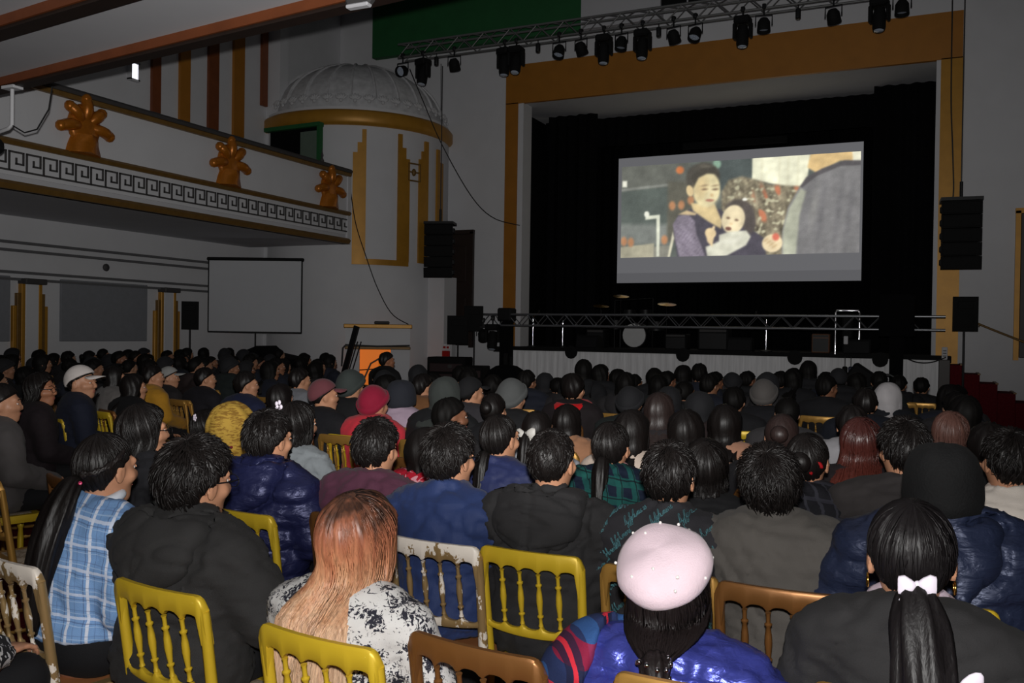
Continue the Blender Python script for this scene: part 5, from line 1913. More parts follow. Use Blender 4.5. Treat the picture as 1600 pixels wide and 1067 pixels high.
def balayage():
    t = NT('balayage_hair')
    sp = t.n('ShaderNodeSeparateXYZ')
    t.l(t.obj(), sp.inputs[0])
    f = t.noise(1, stretch=(150, 150, 4), detail=4)
    g = t.noise(1, stretch=(34, 34, 1.5), detail=2)
    z = t.math('ADD', sp.outputs[2], t.math('MULTIPLY', t.math('SUBTRACT', g, .5), .3))
    r = t.ramp(t.math('MULTIPLY', t.math('SUBTRACT', z, .76), 1/.48), [(.0, lin((232, 200, 168))), (.3, lin((228, 186, 150))), (.5, lin((218, 164, 124))), (.66, lin((202, 134, 98))), (.79, lin((172, 104, 76))), (.9, lin((104, 66, 52))), (.99, lin((44, 32, 30)))])
    dk = t.mix(t.math('MULTIPLY', t.math('POWER', f, 2), 1.2), r, tuple(x*.45 for x in lin((150, 96, 66))))
    t.bump(f, .35, .004)
    return t.set(dk, .4, 0, .45)
def red_ends():
    t = NT('auburn_hair')
    sp = t.n('ShaderNodeSeparateXYZ')
    t.l(t.obj(), sp.inputs[0])
    f = t.noise(1, stretch=(150, 150, 4), detail=4)
    r = t.ramp(t.math('MULTIPLY', t.math('SUBTRACT', sp.outputs[2], .78), 1/.55), [(0, lin((150, 78, 56))), (.4, lin((120, 54, 42))), (.8, lin((62, 34, 34)))])
    t.bump(f, .5, .006)
    return t.set(t.mix(f, r, tuple(x*.4 for x in lin((110, 56, 46)))), .33, 0, .5)

# ------------------------------------------------------------------ the people seen best
BK = (36, 35, 36)
FB = lambda c, **k: fabric(c, **k)
person(-0.029, 2.352, 1.317, 0, 'woman in black coat with low ponytail tied by a white bow', coat=dict(puff=.022, sw=.97, folds=.012), coat_m=FB((40, 39, 40)), hair='lowpony', hair_rgb=(24, 21, 22),
  hair_kw=dict(pts=[(.0, -.092, -.045), (.0, -.125, -.045), (.004, -.15, -.1), (.008, -.185, -.2), (.012, -.2, -.32), (.01, -.205, -.44)], r=[.014, .034, .05, .056, .05, .02]), head=(6, 4, 0), fem=True, hs=1.14, seed=3,
  extra=[head_part('bow', plain('white_satin', (236, 226, 240), .4, vary=.03), lambda m: bow_fn(m, (.0, -.135, -.03), .68)), head_part('earring', plain('gold_metal', (226, 176, 80), .2, 1, vary=0), earring_fn),
         scarf_ring(print_cloth('lilac_floral_cloth', (206, 190, 204), (150, 136, 150), 30, .56), .072, .027, 1.09),
         body_part('sticker', plain('white_satin', (236, 226, 240), .4, vary=.03), lambda m: m.ell((.12, -.196, .965), (.022, .008, .045), 12, 8, (0, .5, .25)))])
person(-0.595, 2.254, 1.202, 4, 'woman in pearl-studded pink beret, shiny blue puffer and tartan scarf', ch=None, coat=dict(puff=.035, quilt=.13, collar='thick', folds=.012, sw=1.0, vquilt=.17), coat_m=nylon((74, 82, 176), .34, .55), hair='gather', hair_rgb=(26, 20, 20),
  hat='beret', hat_m=fabric((232, 208, 218), .95, .5, 240, .3), head=(4, 2, -4), fem=True, seed=5, hs=1.06,
  extra=[over_garment('scarf', C_SCARF, lambda X, Y, Z: X+.19-.12*(Z-.9)-.6*np.maximum(Y, 0), .058), pearls,
         head_part('beaded_hair_tie', M_CHROME, bead_tie((-.01, -.222, -.085), 10, .036))])
person(-1.433, 2.086, 1.243, -4, 'woman with long brown to blonde hair in black and white floral top', ch=None, coat=dict(puff=.016, sw=.97, folds=.006), coat_m=C_FLORAL, coat_name='blouse', hair='long', hair_rgb=balayage(),
  hair_kw=dict(L=.33, lift=.022, spread=.3, side=108, open_=66, n=1000, backy=-.195), head=(-8, 0, 3), fem=True, seed=7, hs=1.04)
person(-2.594, 2.232, 1.334, -10, 'woman in blue and white checked shirt turned in profile, long black ponytail', ch=None, coat=dict(puff=.022, sw=.98, folds=.009, arm='low', hem=.60), coat_m=C_BLUEPLAID, coat_name='shirt', hair='lowpony',
  hair_kw=dict(pts=[(0, -.095, -.02), (0, -.13, -.03), (.0, -.17, -.1), (-.01, -.21, -.22), (-.02, -.23, -.36), (-.03, -.22, -.5)], r=[.014, .036, .05, .055, .045, .015]), head=(10, 3, 0), fem=True, seed=9, lean=.05, hs=1.04,
  extra=[head_part('braid', hair_mat((28, 23, 22)), braid), collar_fold(FB((214, 220, 230))), head_part('hair_clip', plain('pink_plastic', (232, 70, 120), .3, vary=0), lambda m: m.rbox((.02, -.125, -.03), (.035, .012, .012), .004)),
         body_part('bag_strap', M_BLACK, strap_fn([(.17, .1, .86), (.15, .0, 1.02), (.09, -.1, 1.03), (-.03, -.155, .92), (-.14, -.15, .74)], .011))])
person(-2.142, 2.199, 1.331, -6, 'bushy-haired man with glasses in black coat, large hood hanging down', ch=None, coat=dict(puff=.042, hood=1.22, folds=.011, sw=1.04, hem=.42, arm='wide'), coat_m=FB((44, 43, 43), bump=.35), hair='short', hair_kw=dict(big=.026, n=1100),
  head=(0, 2, 3), seed=11, hs=1.06, extra=glasses)
person(-2.653, 3.160, 1.329, -4, 'man in glossy navy padded hooded jacket on a yellow chair', ch=None, coat=dict(puff=.03, hood=1.05, quilt=.12, folds=.006, sw=1.04), coat_m=nylon((38, 42, 82), .42, .35), head=(0, 2, 0), seed=13, hair_kw=dict(big=.018))
person(-2.146, 3.250, 1.315, -3, 'man in maroon jacket with dark short hair', ch=None, coat=dict(puff=.02, collar='fold', folds=.014, sw=1.1), coat_m=FB((82, 44, 62)), head=(8, 4, 0), seed=15, hair_kw=dict(big=.016))
person(-1.692, 3.080, 1.326, -2, 'spiky-haired man with glasses in plain navy blue jacket', ch=None, coat=dict(puff=.014, collar='stand', folds=.014, sw=1.06), coat_m=FB((38, 54, 98), rough=.7), head=(-6, 0, 0), seed=17, hair_kw=dict(big=.02, n=1000), extra=glasses)
person(-1.262, 3.080, 1.346, -1, 'man with cropped hair in black hooded jacket between two bright chairs', ch=None, coat=dict(puff=.022, hood=1.16, folds=.014, sw=1.06), coat_m=FB((40, 39, 40)), hair='crop', head=(0, 0, 0), seed=19)
person(-0.814, 3.080, 1.323, 2, 'man in black shirt printed all over with teal cursive writing', ch=None, coat=dict(puff=.014, collar='stand', folds=.009, sw=1.06), coat_m=FB((44, 43, 47)), coat_name='shirt', hair='short', hair_kw=dict(big=.012), head=(2, -4, 0), seed=21, extra=lettering())
person(-0.474, 3.080, 1.332, 6, 'man in plain dark grey jacket leaning aside with head bowed', ch=None, coat=dict(puff=.02, collar='stand', folds=.014, sw=1.12, arm='wide'), coat_m=FB((84, 80, 76)), hair='short', hair_kw=dict(big=.022, n=1000), head=(10, -12, -12), side=-.1, seed=23)
person(0.047, 3.080, 1.397, 10, 'person in black knit bucket hat and navy padded coat', ch=None, coat=dict(puff=.036, hood=.9, quilt=.11, folds=.006, sw=1.1, arm='wide'), coat_m=nylon((42, 50, 76), .45, .35), hair='short', hat='bucket', hat_m=FB((17, 17, 18), weave=160, bump=.5), head=(-2, 0, 0), hs=1.05, seed=25)
person(0.287, 3.920, 1.353, 4, 'man with short dark hair in white shirt', coat=dict(puff=.012, collar='stand', folds=.014, sw=1.05), coat_m=FB((216, 206, 196)), coat_name='shirt', head=(14, -2, 0), seed=27)
person(-0.082, 3.920, 1.372, 3, 'dark-haired man in dark brown grey suit jacket beside the bucket hat', coat=dict(puff=.014, collar='fold', folds=.012, sw=1.06), coat_m=FB((52, 48, 48)), head=(18, 0, 0), seed=29, hair_kw=dict(big=.018))
person(-2.689, 1.504, 1.351, -8, 'person in black and white woven sleeve at the frame edge', coat=dict(puff=.03, folds=.012, sw=1.05, arm='wide'), coat_m=C_EDGE, hair='long', head=(-30, 0, 0), fem=True, seed=31)
person(-3.333, 3.079, 1.336, -12, 'woman with glasses and shoulder-length hair in black coat with lilac lapel', coat=dict(puff=.024, folds=.014, sw=.98), coat_m=FB((36, 36, 40)), hair='bob', hair_kw=dict(L=.14, lift=.02), head=(-14, 0, 0), fem=True, seed=33,
  extra=[glasses, body_part('lapel', FB((168, 164, 186)), strap_fn([(.1, .06, 1.07), (.13, -.03, 1.0), (.2, -.05, .9), (.24, -.04, .8)], .012))])
person(-3.104, 3.920, 1.305, -6, 'woman with long black hair, white flower clip and light grey hooded coat', coat=dict(puff=.016, collar='fold', folds=.012, sw=.98), coat_m=FB((136, 142, 146)), hair='long', hair_kw=dict(L=.34, lift=.018), head=(-12, 0, 0), fem=True, seed=35,
  extra=[head_part('flower_clip', plain('white_satin', (236, 226, 240), .4, vary=.03), flower_clip((-.045, -.092, .062), 1.5)), body_part('bag_strap', M_BLACK, strap_fn([(.16, .08, .9), (.15, -.02, 1.03), (.14, -.12, .98), (.1, -.16, .8)]))])
person(-3.556, 3.920, 1.284, 0, 'person wrapped in a gold brocade hood', coat=dict(puff=.03, folds=.014), coat_m=C_BROCADE, coat_name='wrap', hair=None, hat='hood', hat_m=C_BROCADE, head=(0, 0, 0), fem=True, seed=37, hs=1.15,
  extra=[head_part('red_trim', FB((120, 20, 40)), lambda m: m.tube([(-.0, -.155, -.07), (.05, -.145, -.065), (.1, -.11, -.06)], .006, 6))])
person(-4.546, 4.760, 1.131, -8, 'dark-haired woman in purple top with white clip beside the gold hood', coat=dict(puff=.014, folds=.014), coat_m=FB((54, 40, 104)), hair='long', hair_kw=dict(L=.2), head=(-14, 0, 0), fem=True, seed=39,
  extra=[head_part('flower_clip', plain('white_satin', (236, 226, 240), .4, vary=.03), flower_clip((.03, -.1, .05), 1.1))])
person(-1.882, 3.920, 1.305, -2, 'woman with neat dark ponytail in navy blue jacket', coat=dict(puff=.022, folds=.011, collar='fold'), coat_m=FB((38, 46, 88), rough=.6), hair='pony', hair_kw=dict(z0=-.06), head=(-10, 0, 0), fem=True, seed=41)
person(-1.313, 3.920, 1.302, 0, 'woman in dark green tartan coat with pink collar and dark ponytail', coat=dict(puff=.03, folds=.014, sw=1.1), coat_m=C_GREENTARTAN, hair='pony', hair_kw=dict(z0=-.04), head=(0, 0, 0), fem=True, seed=43, extra=scarf_ring(FB((214, 140, 156)), .07, .022, 1.1, .14, 'collar'))
person(-0.877, 3.920, 1.245, 2, 'woman with smooth dark bob in black top looking down', coat=dict(puff=.01, folds=.012, sw=.94), coat_m=FB((26, 26, 28)), hair='bob', hair_kw=dict(L=.06, lift=.018), head=(6, -10, 0), fem=True, seed=45, extra=scarf_ring(FB((176, 136, 120)), .06, .016, 1.09, .1, 'collar'))
person(-0.451, 3.920, 1.304, 2, 'dark-haired woman with red hair clip in dark checked coat', coat=dict(puff=.02, folds=.011), coat_m=C_DARKPLAID, hair='bun', head=(-10, -8, 0), fem=True, seed=47, extra=head_part('hair_clip', M_RED, lambda m: m.torus((.05, -.085, .0), .026, .008, 16, 6, (PI/2, 0, .5), (0, 4.2))))
person(-0.295, 4.760, 1.301, 2, 'woman with long straight auburn hair and copper ends', coat=dict(puff=.014, folds=.014), coat_m=FB((34, 28, 30)), hair='long', hair_rgb=red_ends(), hair_kw=dict(L=.32, lift=.018, spread=.6), head=(-4, 0, 0), fem=True, seed=49)
person(0.121, 5.600, 1.291, 4, 'woman with brown hair behind the bucket hat', coat=dict(puff=.014, folds=.014), coat_m=FB((34, 30, 32)), hair='long', hair_rgb=(96, 66, 58), hair_kw=dict(L=.3, spread=.6), head=(2, 0, 0), fem=True, seed=51)
person(-2.293, 3.920, 1.213, -6, 'person in red and white flowered coat mostly hidden behind maroon jacket', coat=dict(puff=.024, folds=.014), coat_m=C_REDPRINT, hair='long', hair_kw=dict(L=.12), head=(-10, -4, 0), fem=True, seed=53, fine=False)
# middle rows
FN = dict(fine=False)
person(-2.736, 5.600, 1.280, rz=0, label='dark-haired woman with hair piled up behind the navy ponytail', coat=dict(puff=.02, folds=.014), coat_m=FB((26, 26, 29)), hair='bun', fem=True, seed=55, **FN)
person(-2.040, 4.760, 1.255, -2, 'woman with black bow ponytail in pale grey coat', coat=dict(puff=.02, folds=.014), coat_m=FB((158, 162, 170)), hair='pony', fem=True, seed=57, head=(-6, 0, 0), extra=head_part('bow', plain('pale_ribbon', (190, 186, 180), .5), lambda m: bow_fn(m, (0, -.13, .0), 1.2)), **FN)
person(-2.187, 5.600, 1.222, 0, 'dark-haired person in camel coat behind the cropped man', coat=dict(puff=.03, folds=.014, sw=1.05, collar='fold'), coat_m=FB((164, 118, 88)), hair='long', hair_kw=dict(L=.1), seed=59, **FN)
person(-1.556, 5.600, 1.329, 0, 'woman with very long dark hair down her back', coat=dict(puff=.02), coat_m=FB((40, 36, 38)), hair='long', hair_rgb=(42, 32, 30), hair_kw=dict(L=.4, spread=.9), fem=True, seed=61, **FN)
person(-1.477, 4.760, 1.283, 0, 'woman with curled dark hair in pale coat beside the green tartan', coat=dict(puff=.018), coat_m=FB((204, 186, 172)), hair='curly', hair_kw=dict(L=.28), fem=True, seed=63, head=(-12, 0, 0), **FN)
person(-1.174, 4.760, 1.298, 0, 'dark-haired woman in camel jacket behind the lettered shirt', coat=dict(puff=.022), coat_m=FB((178, 132, 108)), hair='curly', hair_kw=dict(L=.2), fem=True, seed=65, **FN)
person(-1.137, 5.600, 1.263, 2, 'woman with wavy dark hair in light brown coat with cream belt', coat=dict(puff=.022, sw=1.02), coat_m=FB((172, 126, 102)), hair='curly', hair_kw=dict(L=.16, lift=.024), fem=True, seed=67,
  extra=body_part('belt', FB((206, 196, 180)), lambda m: m.torus((0, -.02, .72), .2, .016, 28, 6, (0, 0, 0), sc=(.98, .74, 1.4))), **FN)
person(-0.675, 4.760, 1.307, 2, 'woman with dark hair tied back in black coat', coat=dict(puff=.02), coat_m=FB((28, 27, 30)), hair='bun', hair_rgb=(44, 32, 30), fem=True, seed=69, **FN)
person(-0.397, 5.600, 1.306, 2, 'person in pale grey jacket in front of the auburn hair', coat=dict(puff=.03, sw=1.1), coat_m=FB((150, 148, 152)), hair='short', seed=73, **FN)
person(0.263, 4.760, 1.310, 5, 'person with dark hair behind the white shirt', coat=dict(puff=.02), coat_m=FB((24, 24, 27)), seed=75, **FN)
person(-4.182, 5.600, 1.328, -10, 'man in maroon flat cap with dark jacket', coat=dict(puff=.024), coat_m=FB((24, 24, 28)), hat='cap', hat_m=FB((104, 56, 62)), head=(-28, 0, 0), seed=77, **FN)
person(-4.521, 6.440, 1.359, -4, 'person in dark green knit hat with white collar', coat=dict(puff=.02), coat_m=FB((26, 26, 28)), hat='beanie', hat_m=FB((58, 64, 62)), seed=79, hs=1.15, extra=scarf_ring(FB((206, 206, 200)), .09, .03, 1.06), **FN)
person(-3.724, 5.600, 1.296, -4, 'child in bright red coat and crimson knit hat', coat=dict(puff=.034, sw=1.0), coat_m=FB((206, 52, 66)), hat='beanie', hat_m=FB((140, 20, 50)), seed=81, hs=1.08, extra=scarf_ring(FB((214, 58, 70)), .1, .045, 1.07, .14, 'hood'), **FN)
person(-4.009, 6.440, 1.305, -3, 'person in lilac coat and dark hat', coat=dict(puff=.034, collar='thick'), coat_m=FB((180, 158, 176)), hat='bucket', hat_m=FB((40, 42, 50)), seed=83, hs=1.15, **FN)
person(-4.294, 7.280, 1.298, -4, 'dark-haired man in tan brown coat', coat=dict(puff=.024), coat_m=FB((122, 82, 50)), head=(-20, 0, 0), seed=85, **FN)
person(-3.118, 5.600, 1.379, -2, 'person in dark green hood with black jacket', coat=dict(puff=.028), coat_m=FB((24, 25, 27)), hat='hood', hat_m=FB((52, 56, 54)), hair=None, head=(-12, 0, 0), seed=87, **FN)
person(-3.356, 6.440, 1.338, -2, 'man in dark cap with light grey collar', coat=dict(puff=.022), coat_m=FB((52, 50, 54)), hat='cap', hat_m=FB((24, 24, 26)), head=(-25, 0, 0), seed=89, extra=scarf_ring(FB((120, 118, 122)), .08, .03, 1.06), **FN)
person(-2.985, 6.440, 1.336, -2, 'person in grey knit hat with orange scarf', coat=dict(puff=.022), coat_m=FB((30, 30, 32)), hat='beanie', hat_m=FB((84, 86, 86)), seed=91, hs=1.15, extra=scarf_ring(FB((170, 90, 50)), .08, .028, 1.06), **FN)
person(-2.787, 7.280, 1.348, 0, 'dark-haired person with bright red scarf collar', coat=dict(puff=.02), coat_m=FB((30, 24, 26)), hair='short', seed=93, hs=1.1, extra=scarf_ring(FB((196, 14, 22)), .12, .05, 1.05), **FN)
person(-1.323, 8.202, 1.317, 2, 'person in grey patterned knit hat in the row near the skirt', coat=dict(puff=.02), coat_m=FB((24, 24, 28)), hat='beanie', hat_m=FB((84, 80, 78)), seed=95, hs=1.12, **FN)
person(-0.302, 8.200, 1.326, -2, 'person in pale hood turned aside near the stairs', coat=dict(puff=.03), coat_m=FB((24, 26, 32)), hat='hood', hat_m=FB((170, 166, 168)), hair=None, head=(-30, 0, 0), seed=97, hs=1.0, **FN)
person(-0.428, 7.280, 1.318, 2, 'person in dark navy coat with small white emblem', coat=dict(puff=.03, sw=1.1), coat_m=FB((22, 25, 34)), seed=99, extra=body_part('emblem', plain('white_satin', (236, 226, 240), .4, vary=.03), lambda m: m.rbox((-.02+.0, -.21, .98), (.014, .01, .03), .003).rbox((.003, -.21, .98), (.014, .01, .03), .003)), **FN)
# the side block, turned to the stage
person(-6.338, 5.213, 1.379, -30, 'man in white baseball cap and dark navy jacket seen in profile', coat=dict(puff=.026, collar='fold'), coat_m=FB((26, 30, 46)), hat='cap', hat_m=FB((206, 198, 194)), head=(-38, 0, 0), hs=1.1, seed=101)
person(-5.896, 4.500, 1.355, -26, 'woman with glasses and dark bob in dark coat seen in profile', coat=dict(puff=.024), coat_m=FB((30, 22, 26)), hair='bob', hair_kw=dict(L=.1), head=(-40, 0, 0), fem=True, seed=103, sk=3, extra=glasses)
person(-5.263, 3.750, 1.329, -20, 'person in dark grey tweed coat by the aisle chairs', coat=dict(puff=.03), coat_m=FB((84, 80, 80)), head=(-20, 0, 0), seed=105, **FN)
person(-7.224, 6.800, 1.311, -16, 'person in mustard yellow coat', coat=dict(puff=.03), coat_m=FB((178, 128, 34)), head=(-20, 0, 0), seed=107, **FN)
person(-7.570, 6.625, 1.293, -18, 'person in light grey coat in the side block', coat=dict(puff=.03), coat_m=FB((112, 108, 106)), hair='long', head=(-20, 0, 0), fem=True, seed=109, **FN)
person(-7.972, 7.750, 1.250, -18, 'person in white cap beyond the mustard coat', coat=dict(puff=.02), coat_m=FB((40, 36, 38)), hat='cap', hat_m=FB((150, 150, 148)), head=(-36, 0, 0), seed=111, **FN)
person(-6.556, 5.950, 1.272, -18, 'person with long black hair and black coat before the mustard coat', coat=dict(puff=.03, sw=1.1), coat_m=FB((20, 20, 22)), hair='long', head=(-20, 0, 0), fem=True, seed=113, **FN)
person(-6.996, 7.300, 1.277, -12, 'dark-haired person in black coat with pale ruffled collar', coat=dict(puff=.024), coat_m=FB((26, 24, 30)), head=(-24, 0, 0), seed=115, extra=scarf_ring(FB((156, 150, 150)), .09, .03, 1.06), **FN)
person(-5.679, 6.440, 1.306, -12, 'dark-haired man in dark blue coat', coat=dict(puff=.024), coat_m=FB((28, 34, 62)), head=(-24, 0, 0), seed=117, **FN)
person(-5.729, 7.280, 1.309, -10, 'person in pale grey coat and dark mask of hair by the piano', coat=dict(puff=.02), coat_m=FB((124, 126, 132)), head=(-14, 0, 0), seed=119, **FN)
person(-4.597, 5.600, 1.268, -8, 'person in brown patterned shawl', coat=dict(puff=.034, sw=1.05), coat_m=print_cloth('brown_shawl', (118, 90, 64), (70, 50, 38), 20, .5), coat_name='shawl', hair='long', hair_kw=dict(L=.1), fem=True, seed=121, **FN)
person(-6.845, 10.601, 1.399, -20, 'man standing out against the amber hatch light', coat=dict(puff=.03, sw=1.1), coat_m=FB((18, 18, 20)), head=(-20, 0, 0), seed=123, sk=3, **FN)

# chairs that stand apart from the automatic ones
chair(-2.622, 2.200, -10, 'white', 'worn white and gold chair of the woman in the checked blue shirt', True)
chair(-1.986, 2.200, -6, 'yellow', 'bright yellow chair behind the black hooded coat', True)
chair(-1.322, 2.070, -6, 'yellow', 'bright yellow chair behind the long blonde hair, cut by the bottom edge', True)
chair(-1.584, 3.070, -3, 'white', 'worn white and gold chair behind the plain navy jacket', True)
chair(-1.227, 3.100, -1, 'yellow', 'bright yellow chair behind the black hooded jacket', True)
chair(-0.769, 3.070, 0, 'gold', 'antique gold chair behind the lettered shirt and pink beret', True)
chair(-0.386, 3.040, 0, 'bronze', 'bronze gilt chair behind the dark grey jacket', True)
chair(-0.017, 3.080, 4, 'yellow', 'bright yellow chair showing either side of the black ponytail', True)
chair(-2.531, 3.150, -6, 'yellow', 'bright yellow chair behind the glossy navy padded jacket', True)
chair(-2.099, 3.280, -4, 'bronze', 'bronze chair half hidden by the long blonde hair', True)
chair(-0.948, 2.191, -7, 'bronze', 'empty bronze chair cut off by the bottom edge between blonde hair and tartan scarf', True)
chair(-7.049, 5.570, -24, 'gold', 'empty gilt chair at the aisle beside the tweed coat', False)
chair(-6.330, 5.338, -26, 'yellow', 'empty yellow chair at the aisle in front of the white cap', False)
chair(-7.037, 7.260, -14, 'gold', 'empty gilt chair past the woman with the lilac lapel', False)
chair(-6.599, 8.060, -8, 'gold', 'empty gilt chair with arched back before the brown shawl', False)
chair(-3.765, 5.544, -6, 'gold', 'empty gilt chair between grey hooded coat and maroon jacket', False)
chair(-3.802, 3.356, -20, 'bronze', 'empty bronze chair beside the checked shirt woman', False)
chair(-4.119, 3.195, -20, 'gold', 'empty gilt chair at the frame edge in the aisle', False)
chair(-6.598, 6.046, -22, 'bronze', 'grey bronze chair behind the white cap man', False)
chair(-3.615, 6.253, -4, 'gold', 'gilt chair under the lilac coat seen behind maroon jacket', False)
chair(-0.452, 2.200, 4, 'gold', 'gold chair under the pink beret woman, only its top edge in view', True)
EMPTY_POS = [(-2.62, 2.2), (-1.99, 2.2), (-1.32, 2.07), (-1.58, 3.07), (-1.23, 3.1), (-0.77, 3.07), (-0.39, 3.04), (-0.02, 3.08), (-2.53, 3.15), (-2.1, 3.28), (-0.95, 2.19), (-7.05, 5.57), (-6.33, 5.34), (-7.04, 7.26), (-6.6, 8.06), (-3.76, 5.54), (-3.8, 3.36), (-4.12, 3.19), (-6.6, 6.05), (-3.61, 6.25), (-0.45, 2.2)]
FRONT = [(-3.56, 9.59, 1.048, 'long'), (-3.58, 10.24, 0.991, 'long'), (-3.39, 10.33, 0.953, 'long'), (-3.12, 10.12, 0.919, 'short'), (-2.85, 10.03, 0.984, 'bob'), (-2.69, 9.99, 0.961, 'short'), (-2.6, 10.36, 1.004, 'long'), (-2.36, 10.15, 1.03, 'short'), (-2.28, 10.62, 0.949, 'short'), (-2.06, 10.5, 0.946, 'beanie'), (-1.97, 10.99, 0.953, 'short'), (-1.55, 10.74, 0.969, 'short'), (-1.4, 10.7, 0.996, 'long'), (-1.27, 10.98, 1.059, 'long'), (-1.07, 10.85, 0.972, 'short'), (-0.93, 10.81, 1.004, 'cap'), (-0.75, 11.23, 0.959, 'long'), (-0.51, 11.0, 0.987, 'short'), (-0.31, 11.65, 0.941, 'short'), (-0.07, 11.76, 0.922, 'short'), (-3.9, 9.65, 0.885, 'short'), (-4.07, 9.68, 0.913, 'hood')]
CAN = (-5.16, 3.77, .62)

# ------------------------------------------------------------------ the dark rows further off
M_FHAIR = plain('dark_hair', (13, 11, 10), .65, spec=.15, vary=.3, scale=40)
def far_parts():
    Q = {}
    ps0 = Pose(1.32)
    for v in range(4):
        ps_ = Pose(1.32, 0, 0, ((0, 0, 0), (-18, 0, 0), (14, -3, 2), (-34, 0, 0))[v])
        m = MB()
        cv, cf, _ = body_core(.04)
        m.add(ps_.body(cv), cf)
        hv, hf, hmi = head_arrays(.012, v % 2 == 1)
        m.add(ps_.head(hv), hf)
        m.mi[-len(hf):] = hmi
        V, F, mi = m.arrays()
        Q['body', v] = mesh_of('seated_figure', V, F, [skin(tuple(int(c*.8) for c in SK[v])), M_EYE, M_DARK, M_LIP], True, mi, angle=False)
        for hk, kw in (('short', {}), ('long', dict(L=.26, lift=.02)), ('pony', {}), ('bob', dict(L=.1)), ('bun', {})):
            a = hair_build(hk, False, v*3+1, **kw)
            Q[hk, v] = mesh_of('hair', ps_.head(a[0]), a[1], M_FHAIR, True, angle=False)
        for tk in ('beanie', 'cap', 'hood'):
            a = hat_build(tk, False, v)
            Q[tk, v] = mesh_of(tk, ps_.head(a[0]), a[1], M_BLACK, True, angle=False)
    for k, kw in (('jacket', dict(puff=.018, collar='fold')), ('padded_jacket', dict(puff=.032, collar='thick', quilt=.12)), ('hooded_jacket', dict(puff=.026, hood=1.05))):
        V, F = coat_arrays(h=.026, seed=2, **kw)
        Q[k] = mesh_of(k, ps0.body(V), F, M_BLACK, True, angle=False)
    V, F = hood_arrays(.026, 1.05, .006, .026, 2)
    Q['collar_hood'] = mesh_of('hood', ps0.body(V), F, M_BLACK, True, angle=False)
    V, F = trousers_arrays(.032)
    Q['trousers'] = mesh_of('trousers', V, F, fabric((20, 20, 23)), True, angle=False)
    V, F = shoe_arrays()
    Q['shoe_pair'] = mesh_of('shoe_pair', V, F, M_BLACK, True, angle=False)
    return Q
FQ = far_parts()
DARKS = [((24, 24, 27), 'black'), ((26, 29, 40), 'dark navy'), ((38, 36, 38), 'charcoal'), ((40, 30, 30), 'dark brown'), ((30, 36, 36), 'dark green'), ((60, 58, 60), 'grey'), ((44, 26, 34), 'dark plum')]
HAIRS = {'short': 'short-haired', 'long': 'long-haired', 'pony': 'ponytailed', 'bob': 'bob-haired', 'bun': 'bun-haired', 'beanie': 'knit-hatted', 'cap': 'capped', 'hood': 'hooded'}
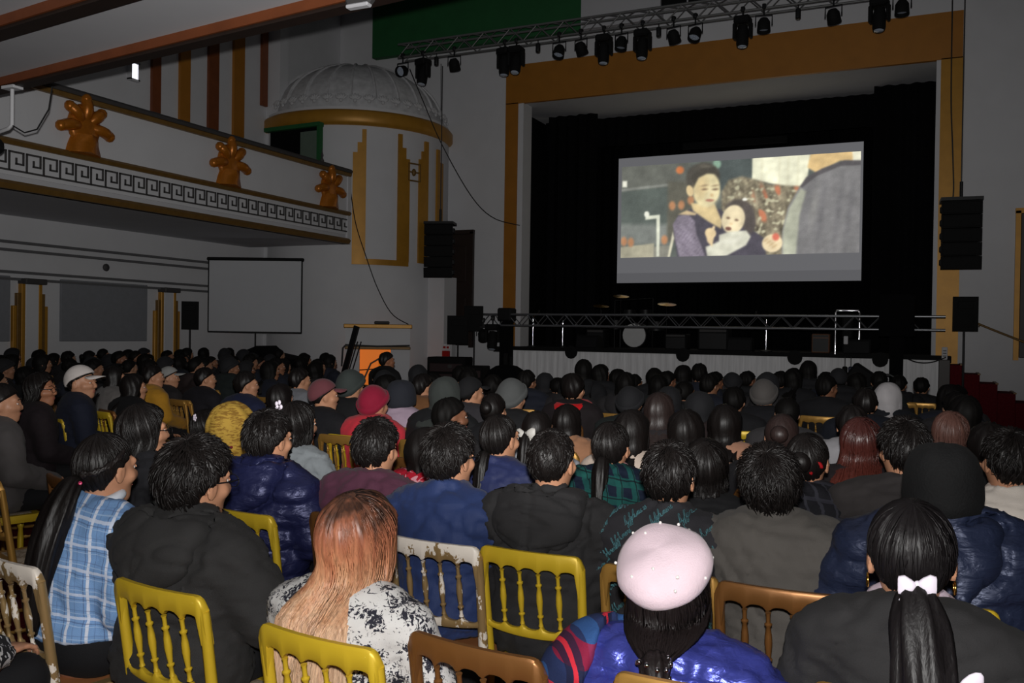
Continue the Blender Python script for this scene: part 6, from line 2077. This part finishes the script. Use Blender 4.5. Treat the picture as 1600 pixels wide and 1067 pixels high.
def far_person(x, y, rz, where, rs, S=1.0, kind=None, coat=None):
    v = rs.randrange(4)
    kind = kind or rs.choice(('short', 'short', 'short', 'long', 'long', 'pony', 'bob', 'bun', 'beanie', 'hood'))
    rgb, cn = coat or DARKS[min(len(DARKS)-1, int(abs(rs.gauss(0, 2.2))))]
    r = obj('person', FQ['body', v], None, (x, y, 0), (0, 0, rad(rz)))
    r.scale = (1, 1, S)
    tag(r, '%s person in %s coat, %s' % (HAIRS[kind], cn, where), 'person', 'audience in the dark rows')
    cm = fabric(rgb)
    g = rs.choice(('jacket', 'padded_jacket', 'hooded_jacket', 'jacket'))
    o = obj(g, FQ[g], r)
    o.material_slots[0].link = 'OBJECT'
    o.material_slots[0].material = cm
    if g == 'hooded_jacket':
        o = obj('hood', FQ['collar_hood'], r)
        o.material_slots[0].link = 'OBJECT'
        o.material_slots[0].material = cm
    obj('trousers', FQ['trousers'], r)
    obj('shoe_pair', FQ['shoe_pair'], r)
    if kind in ('beanie', 'cap', 'hood'):
        o = obj(kind, FQ[kind, v], r)
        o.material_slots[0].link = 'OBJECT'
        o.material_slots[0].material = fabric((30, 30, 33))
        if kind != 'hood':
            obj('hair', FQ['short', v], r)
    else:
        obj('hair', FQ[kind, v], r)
    col = rs.choice(('yellow', 'gold', 'gold', 'bronze'))
    chair(x, y, rz, col, '%s chair, %s' % (CHL[col], where), False)
ORD = WORDS+['twenty-first', 'twenty-second', 'twenty-third', 'twenty-fourth', 'twenty-fifth']
def in_view(x, y):
    d = Vector((x, y, 1.25))-CAM
    z = d.dot(_f)
    px = 800+1402*d.dot(_r)/z
    return -60 < px < 1660, px
rs = random.Random(12)
# front row, seen against the skirt
for i, (x, y, S, k) in enumerate(FRONT):
    far_person(x, y, rs.uniform(-6, 6), 'front row by the skirt, %s from the door' % ORD[i], rs, S, k)
    NEAR_POS.append((x, y))
ROWS = []
row = 0
for yy in np.arange(9.15, 4.2, -.86):
    row += 1
    n = 0
    for xx in np.arange(.2, -8.6, -.56):
        x, y = xx+rs.uniform(-.07, .07), yy+rs.uniform(-.08, .08)
        ok, px = in_view(x, y)
        lim = 1500 if y > 7.4 else 1600
        if not ok or px > lim or px < (545 if y > 6 else 600):
            continue
        if any(abs(x-a) < .43 and abs(y-b) < .72 for a, b in NEAR_POS):
            continue
        far_person(x, y, rs.uniform(-7, 7), '%s row back from the skirt, %s from the stairs' % (ORD[row], ORD[n]), rs, rs.uniform(.93, 1.0))
        NEAR_POS.append((x, y))
        n += 1
# side block below the balcony
row = 0
for yy in np.arange(13.2, 4.6, -.9):
    row += 1
    n = 0
    for xx in np.arange(-4.9, -13.6, -.6):
        x, y = xx+rs.uniform(-.09, .09), yy+rs.uniform(-.09, .09)
        ok, px = in_view(x, y)
        if not ok or px > 540 or px < -40:
            continue
        if y < 6.0 and px > 20:
            continue
        if y < 7.6 and 150 < px:
            continue
        if any(abs(x-a) < .45 and abs(y-b) < .7 for a, b in NEAR_POS+EMPTY_POS) or (abs(x+11.9) < 1.2 and abs(y-14.2) < .9):
            continue
        far_person(x, y, rs.uniform(-28, -10), 'side block, %s row from tower, %s from aisle' % (ORD[row], ORD[n]), rs, rs.uniform(.92, 1.0))
        NEAR_POS.append((x, y))
        n += 1
